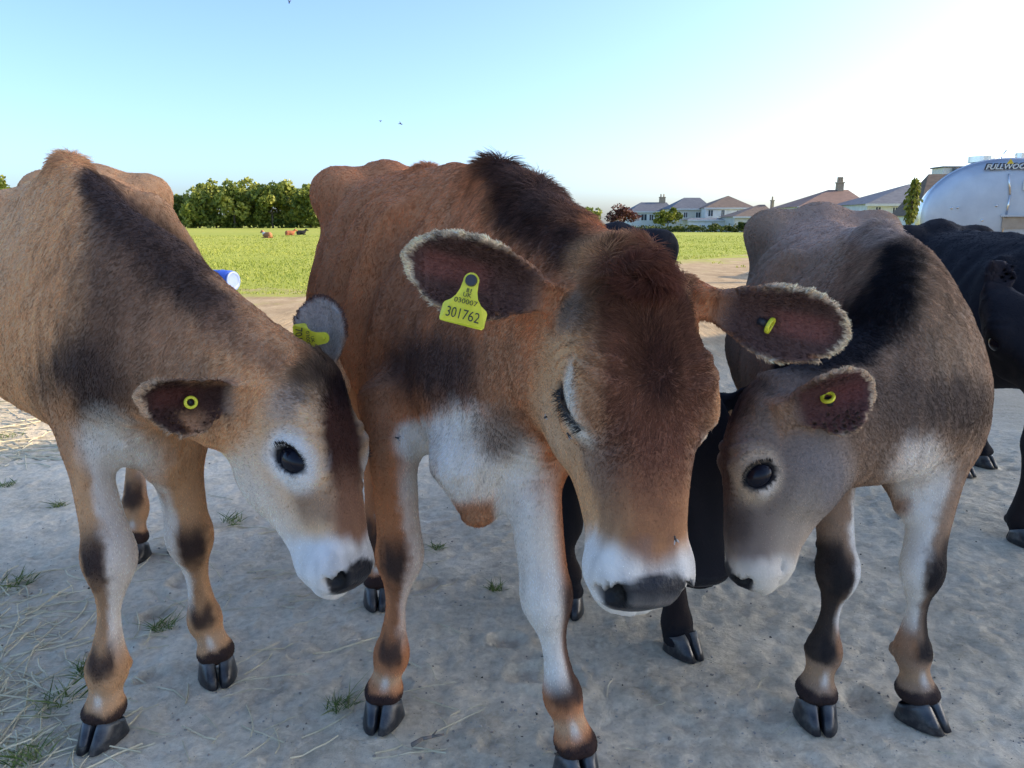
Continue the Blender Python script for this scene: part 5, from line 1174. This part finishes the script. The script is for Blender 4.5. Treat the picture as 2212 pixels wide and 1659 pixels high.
sh = np.clip(.55+.2*rg.normal(size=n)+.25*fbm(np.column_stack([xx, yy, 0*xx]), .3, 2, 7), 0, 1)
at_ = me.attributes.new('shade', 'FLOAT', 'POINT'); at_.data.foreach_set('value', np.repeat(sh, 5).astype(f32))
tag(link('field_grass', me, None, ML_GRS), 'short sunlit yellow-green pasture grass covering the field', 'grass', kind='stuff')
# ---- small tufts in the yard, each its own
tl = [(30, 1265, 60, 'grass tuft at the left edge, level with the left calf knee'), (15, 1050, 30, 'tiny grass tuft at the left edge near the sunlit earth'), (120, 1520, 75, 'grass tuft left of the near left hoof among the straw'), (185, 1450, 40, 'grass tuft just left of the left calf fetlock'),
      (60, 1635, 70, 'grass tuft in the bottom left corner under straw'), (355, 1350, 45, 'grass tuft between the two front legs of the left calf'), (735, 1525, 55, 'grass tuft beside the left hoof of the middle calf'), (502, 1125, 35, 'grass tuft below the left calf jaw'), (1070, 1272, 30, 'small grass tuft under the middle calf chest'),
      (128, 1095, 22, 'tiny grass tuft left of the left calf knee, further back'), (945, 1180, 20, 'small dry tuft behind the left knee of the middle calf'), (20, 940, 40, 'sunlit grass tuft on the golden-tinted earth at the left edge')]
for i, (px, py, w, lb) in enumerate(tl):
    Y0 = CAM_H/math.tan(math.atan((py-829.5)/FPX)+PITCH); c = at(px, py, Y0); s = mpp(Y0)*w; n = 70
    r_ = np.sqrt(rg.random(n))*s*.55; a = rg.uniform(0, 6.28, n); x, y = c[0]+np.cos(a)*r_, c[1]+np.sin(a)*r_*1.2
    me = blades(n, (x, y, gz(x, y)-.003), (.006+.018*rg.random(n))*(.6+w/60), .0007+.0010*rg.random(n), rg, 1.1)
    at_ = me.attributes.new('shade', 'FLOAT', 'POINT'); at_.data.foreach_set('value', np.repeat(np.clip(.45+.28*rg.normal(size=n), 0, 1), 5).astype(f32))
    tag(link('grass_tuft', me, None, ML_TUF), lb, 'grass tuft', 'grass tufts scattered in the yard')
# ---- straw
M_STRAW = simple('straw', (.52, .44, .27), (.74, .66, .45), 30, .6, bump=0)
V = []; F = []
def straw(x, y, a, ln, w, bend, lift):
    pts = []; k = 4
    for j in range(k+1):
        t = j/k-.5; aa = a+bend*(t if j > 2 else 0); pts.append((x+math.cos(aa)*ln*t, y+math.sin(aa)*ln*t))
    P_ = np.array(pts); z = gz(P_[:, 0], P_[:, 1])+w*.45+.001+lift*np.linspace(0, 1, k+1); d = np.array([-math.sin(a), math.cos(a)])*w/2
    b = len(V)
    for (px, py), zz in zip(P_, z): V.extend([(px-d[0], py-d[1], zz-w*.3), (px+d[0], py+d[1], zz-w*.3), (px, py, zz+w*.35)])
    for j in range(k):
        for s_ in range(3): F.append((b+3*j+s_, b+3*j+(s_+1) % 3, b+3*j+3+(s_+1) % 3, b+3*j+3+s_))
def gpt(px, py): Y0 = CAM_H/math.tan(math.atan((py-829.5)/FPX)+PITCH); return at(px, py, Y0)
for _ in range(210):
    c = gpt(rg.uniform(-80, 330)*(.2+.8*rg.random()), 1659-rg.random()**1.3*420); straw(c[0], c[1], rg.uniform(0, 3.14), rg.uniform(.03, .17), rg.uniform(.0016, .0038), rg.normal()*.5, max(0, rg.normal()*.01))
for _ in range(95):
    c = gpt(rg.uniform(250, 1000), rg.uniform(1060, 1640)); straw(c[0], c[1], rg.normal()*.7, rg.uniform(.03, .15), rg.uniform(.0014, .0032), rg.normal()*.5, max(0, rg.normal()*.006))
for _ in range(40):
    c = gpt(rg.uniform(1000, 2212), rg.uniform(1020, 1640)); straw(c[0], c[1], rg.uniform(0, 3.14), rg.uniform(.01, .06), rg.uniform(.0008, .0016), rg.normal()*.5, max(0, rg.normal()*.004))
for _ in range(160):
    c = gpt(rg.uniform(-60, 130), rg.uniform(790, 1000)); straw(c[0], c[1], rg.normal()*.5, rg.uniform(.05, .35), rg.uniform(.003, .006), rg.normal()*.4, 0)
tag(link('scattered_straw', mesh_np('straw', V, F, False), None, M_STRAW), 'loose pale straw strewn over the trodden earth', 'straw', kind='stuff')
# ---- crumbs of earth and little stones
bm = bmesh.new(); bmesh.ops.create_icosphere(bm, subdivisions=1, radius=1); me = bpy.data.meshes.new('i'); bm.to_mesh(me); bm.free()
iv = np.array([v.co for v in me.vertices]); it = np.array([p.vertices for p in me.polygons]); n = 3600
px = rg.uniform(-60, 2280, n); py = 1000+660*rg.random(n)**.8; G = np.array([gpt(a, b) for a, b in zip(px, py)]); s = .0008+.0026*rg.random(n)**6
sc_ = s[:, None]*rg.uniform(.6, 1.4, (n, 3))*[1, 1, .7]; G[:, 2] = gz(G[:, 0], G[:, 1])+s*.2
V = (iv[None]*(1+.25*rg.normal(size=(n, len(iv), 1)))*sc_[:, None]+G[:, None]).reshape(-1, 3); F = (it[None]+(np.arange(n)*len(iv))[:, None, None]).reshape(-1, 3)
me = mesh_np('pebbles', V, F, False); at_ = me.attributes.new('shade', 'FLOAT', 'POINT'); at_.data.foreach_set('value', np.repeat(np.where(rg.random(n) < .04, 0, .3+.7*rg.random(n)), len(iv)).astype(f32))
mm = leaf_material('earth_crumbs', (.05, .04, .03), (.40, .355, .30), (.62, .57, .50)); tag(link('earth_crumbs', me, None, mm), 'small crumbs of earth and pebbles on the yard', 'pebbles', kind='stuff')
# ---- a dry twig
a, b_ = gpt(890, 1618), gpt(960, 1590); tw = empty('twig', a); tag(tw, 'short dry grey twig lying between the hooves of the middle calf', 'twig')
mb = MB(); pts = [Vector(a)*(1-t)+Vector(b_)*t+Vector((0, .006*math.sin(t*5), .008)) for t in (0, .3, .6, 1)]
for i in range(3): mb.cyl(pts[i], pts[i+1], .0042-.0008*i, .0042-.0008*(i+1), 8)
mb.build('stick', simple('twig_bark', (.14, .12, .10), (.26, .23, .20), 40, .9), tw, True); MB().cyl(pts[2], pts[2]+Vector((.008, .014, .003)), .002, .001, 6).build('side_shoot', bpy.data.materials['twig_bark'], tw, True)

# ------------------------------------------------------------------ ear tags
def tag_outline():
    pts = []
    for i in range(13): t = math.pi*(1.05-i/12*1.1); pts.append((.0095*math.cos(t), .0095*math.sin(t)))
    pts += [(.0105, -.012), (.0135, -.020), (.0185, -.026), (.0255, -.0300), (.0275, -.0330), (.0278, -.0500), (.0262, -.0528), (.022, -.0535)]
    return pts+[(-x, y) for x, y in reversed(pts[13:])]
def flag_tag(parent, M, lines, nm='ear_tag'):
    bm = bmesh.new(); o_ = tag_outline(); b0 = [bm.verts.new((x, y, -.0008)) for x, y in o_]; b1 = [bm.verts.new((x, y, .0008)) for x, y in o_]; n = len(o_)
    bm.faces.new(b0[::-1]); bm.faces.new(b1)
    for i in range(n): bm.faces.new((b0[i], b0[(i+1) % n], b1[(i+1) % n], b1[i]))
    for v in bm.verts: v.co.z += -1.6*v.co.x**2*8-.05*(v.co.y)**2*20
    bm.transform(M); bmesh.ops.recalc_face_normals(bm, faces=bm.faces)
    me = bpy.data.meshes.new(nm); bm.to_mesh(me); bm.free(); t_ = link(nm, me, parent, M_TAGY)
    def sub(me, name, mat):
        me.transform(M); me.materials.clear(); me.materials.append(mat); o = bpy.data.objects.new(name, me); COL.objects.link(o); o.parent = t_
        o.matrix_parent_inverse = Matrix.Identity(4); return o
    for txt, sz, x, y, sx in lines:
        tm = text_mesh(txt, sz, M_INK, sx, .0002); tm.transform(Matrix.Translation((x, y, .0016)))
        for v in tm.vertices: v.co.z += -1.6*v.co.x**2*8-.05*v.co.y**2*20
        sub(tm, 'lettering', M_INK)
    return t_, sub
LN = lambda a, b, c: [(a, .0078, 0, -.0182, 1.0), (b, .0083, 0, -.0262, 1.15), (c, .0175, 0, -.0420, .80)]
def tag_matrix(pos, rot, face):
    z = Vector(face).normalized(); x = Vector((0, 0, 1)).cross(z).normalized(); y = z.cross(x)
    return Matrix.Translation(Vector(pos)) @ Matrix(((x.x, y.x, z.x, 0), (x.y, y.y, z.y, 0), (x.z, y.z, z.z, 0), (0, 0, 0, 1))) @ Matrix.Rotation(rot, 4, 'Z')
eC = infoC['ears'][0]; posC = Vector(at(1018, 606, eC.base[1]-.045))
tC, sub = flag_tag(calfC, tag_matrix(posC, math.radians(-14), (-.05, -1, .28)), LN('UK', '030007', '301762'))
mb = MB(); mb.cyl((0, 0, -.002), (0, 0, .0032), .0076, .0068, 20); sub(mb.mesh('stud'), 'stud', M_DARK)
bm = bmesh.new()
for i in range(5):
    for j in range(4):
        if (i*7+j*3) % 3: bmesh.ops.create_cube(bm, size=1, matrix=Matrix.Translation((-.0032+i*.0016, -.0105-j*.0012, .0012)) @ Matrix.Diagonal((.0013, .0009, .0004, 1)))
me = bpy.data.meshes.new('crown_mark'); bm.to_mesh(me); bm.free(); sub(me, 'crown_mark', M_INK)
eL = infoL['ears'][1]; posL = Vector(at(699, 730, eL.base[1]-.018))
tL, sub = flag_tag(calfL, tag_matrix(posL, math.radians(-82), (-.15, -1, .1)), LN('UK', '030007', '701780'))
mb = MB(); mb.cyl((0, 0, .0), (0, 0, .0022), .003, .0026, 16); sub(mb.mesh('stud'), 'stud', M_TAGY)
def button_tag(parent, pos, face, r=.0105):
    z = Vector(face).normalized(); o = Vector(pos); mb = MB(); mb.cyl(o-z*.008, o+z*.004, r*.45, r*.45, 16); s = mb.build('stud', M_DARK, parent, True)
    bm = bmesh.new(); M = Matrix.Translation(o+z*.005) @ z.to_track_quat('Z', 'Y').to_matrix().to_4x4(); n = 28
    pr = [(r*.55, 0), (r*.95, 0), (r, .001), (r, .0038), (r*.93, .0048), (r*.6, .0048), (r*.55, .0040)]
    rings = [[bm.verts.new(M @ Vector((a_*math.cos(2*math.pi*i/n), a_*math.sin(2*math.pi*i/n), b__))) for i in range(n)] for a_, b__ in pr]
    for k in range(len(pr)):
        A_, B_ = rings[k], rings[(k+1) % len(pr)]
        for i in range(n): bm.faces.new((A_[i], A_[(i+1) % n], B_[(i+1) % n], B_[i]))
    bmesh.ops.recalc_face_normals(bm, faces=bm.faces); me = bpy.data.meshes.new('ear_button'); bm.to_mesh(me); bm.free()
    for p in me.polygons: p.use_smooth = True
    b = link('ear_button', me, parent, M_TAGY); s.parent = b; s.matrix_parent_inverse = Matrix.Identity(4); return b
eR2 = infoC['ears'][1]; button_tag(calfC, eR2.world(.42, -.006, .004), (.75, -.55, -.35))
eRR = infoR['ears'][0]; button_tag(calfR, eRR.world(.48, -.002, .004), (-.45, -.45, .75))
eLL = infoL['ears'][0]; button_tag(calfL, eLL.world(.52, .008, .004), (.5, -.8, .2), .009)

# ------------------------------------------------------------------ flies
M_FLY = simple('fly_body', (.012, .012, .014), (.03, .03, .03), 200, .4, bump=0); M_WING = simple('fly_wing', (.25, .25, .25), (.35, .35, .36), 100, .3, bump=0)
def fly(label, pos, nrm, a, s=.0032):
    z = Vector(nrm).normalized(); M = Matrix.Translation(Vector(pos)) @ z.to_track_quat('Z', 'Y').to_matrix().to_4x4() @ Matrix.Rotation(a, 4, 'Z')
    rt = empty('fly', pos); tag(rt, label, 'fly', 'flies about the calves')
    bm = bmesh.new(); bmesh.ops.create_uvsphere(bm, u_segments=10, v_segments=6, radius=s, matrix=M @ Matrix.Translation((0, 0, s*.5)) @ Matrix.Diagonal((.5, 1, .5, 1))); bmesh.ops.create_uvsphere(bm, u_segments=8, v_segments=6, radius=s*.42, matrix=M @ Matrix.Translation((0, s*1.15, s*.5)))
    me = bpy.data.meshes.new('body'); bm.to_mesh(me); bm.free(); link('body', me, rt, M_FLY)
    for q_ in (-1, 1):
        bm = bmesh.new(); bmesh.ops.create_uvsphere(bm, u_segments=8, v_segments=4, radius=s, matrix=M @ Matrix.Translation((q_*s*.75, -s*.7, s*.75)) @ Matrix.Rotation(q_*.45, 4, 'Z') @ Matrix.Diagonal((.35, 1.0, .05, 1)))
        me = bpy.data.meshes.new('wing'); bm.to_mesh(me); bm.free(); link('wing', me, rt, M_WING)
def on_body(root, px, py):
    body = [o for o in root.children if o.name.startswith('body')][0]
    o = Vector((0, 0, CAM_H)); d = (pw(px, py, 1.0)-o).normalized(); dg = bpy.context.evaluated_depsgraph_get()
    M = body.matrix_world.inverted(); ok, loc, nr, _ = body.ray_cast(M @ o, (M.to_3x3() @ d).normalized()); 
    return (body.matrix_world @ loc, nr) if ok else (None, None)
bpy.context.view_layer.update()
for lb, root, px, py, a in (('fly on the middle calf cheek beside its closed eye', calfC, 1240, 935, .5), ('fly on the middle calf cheek left of its closed eye', calfC, 1190, 897, 2.0), ('fly on the middle calf nose bridge above the muzzle', calfC, 1450, 1163, .2),
                            ('fly on the left foreleg of the middle calf, near its shoulder', calfC, 857, 947, 1.2)):
    l_, n_ = on_body(root, px, py)
    if l_ is not None: fly(lb, l_+n_*.006, n_, a)
for lb, px, py, Y in (('fly in the air against the sky above the middle calf hip', 865, 268, 1.0), ('fly in the air at the top edge of the sky', 625, 5, .9), ('fly in the air beside another above the middle calf hip', 822, 262, 1.5)): fly(lb, pw(px, py, Y), (.3, -1, .6), px, .0016)
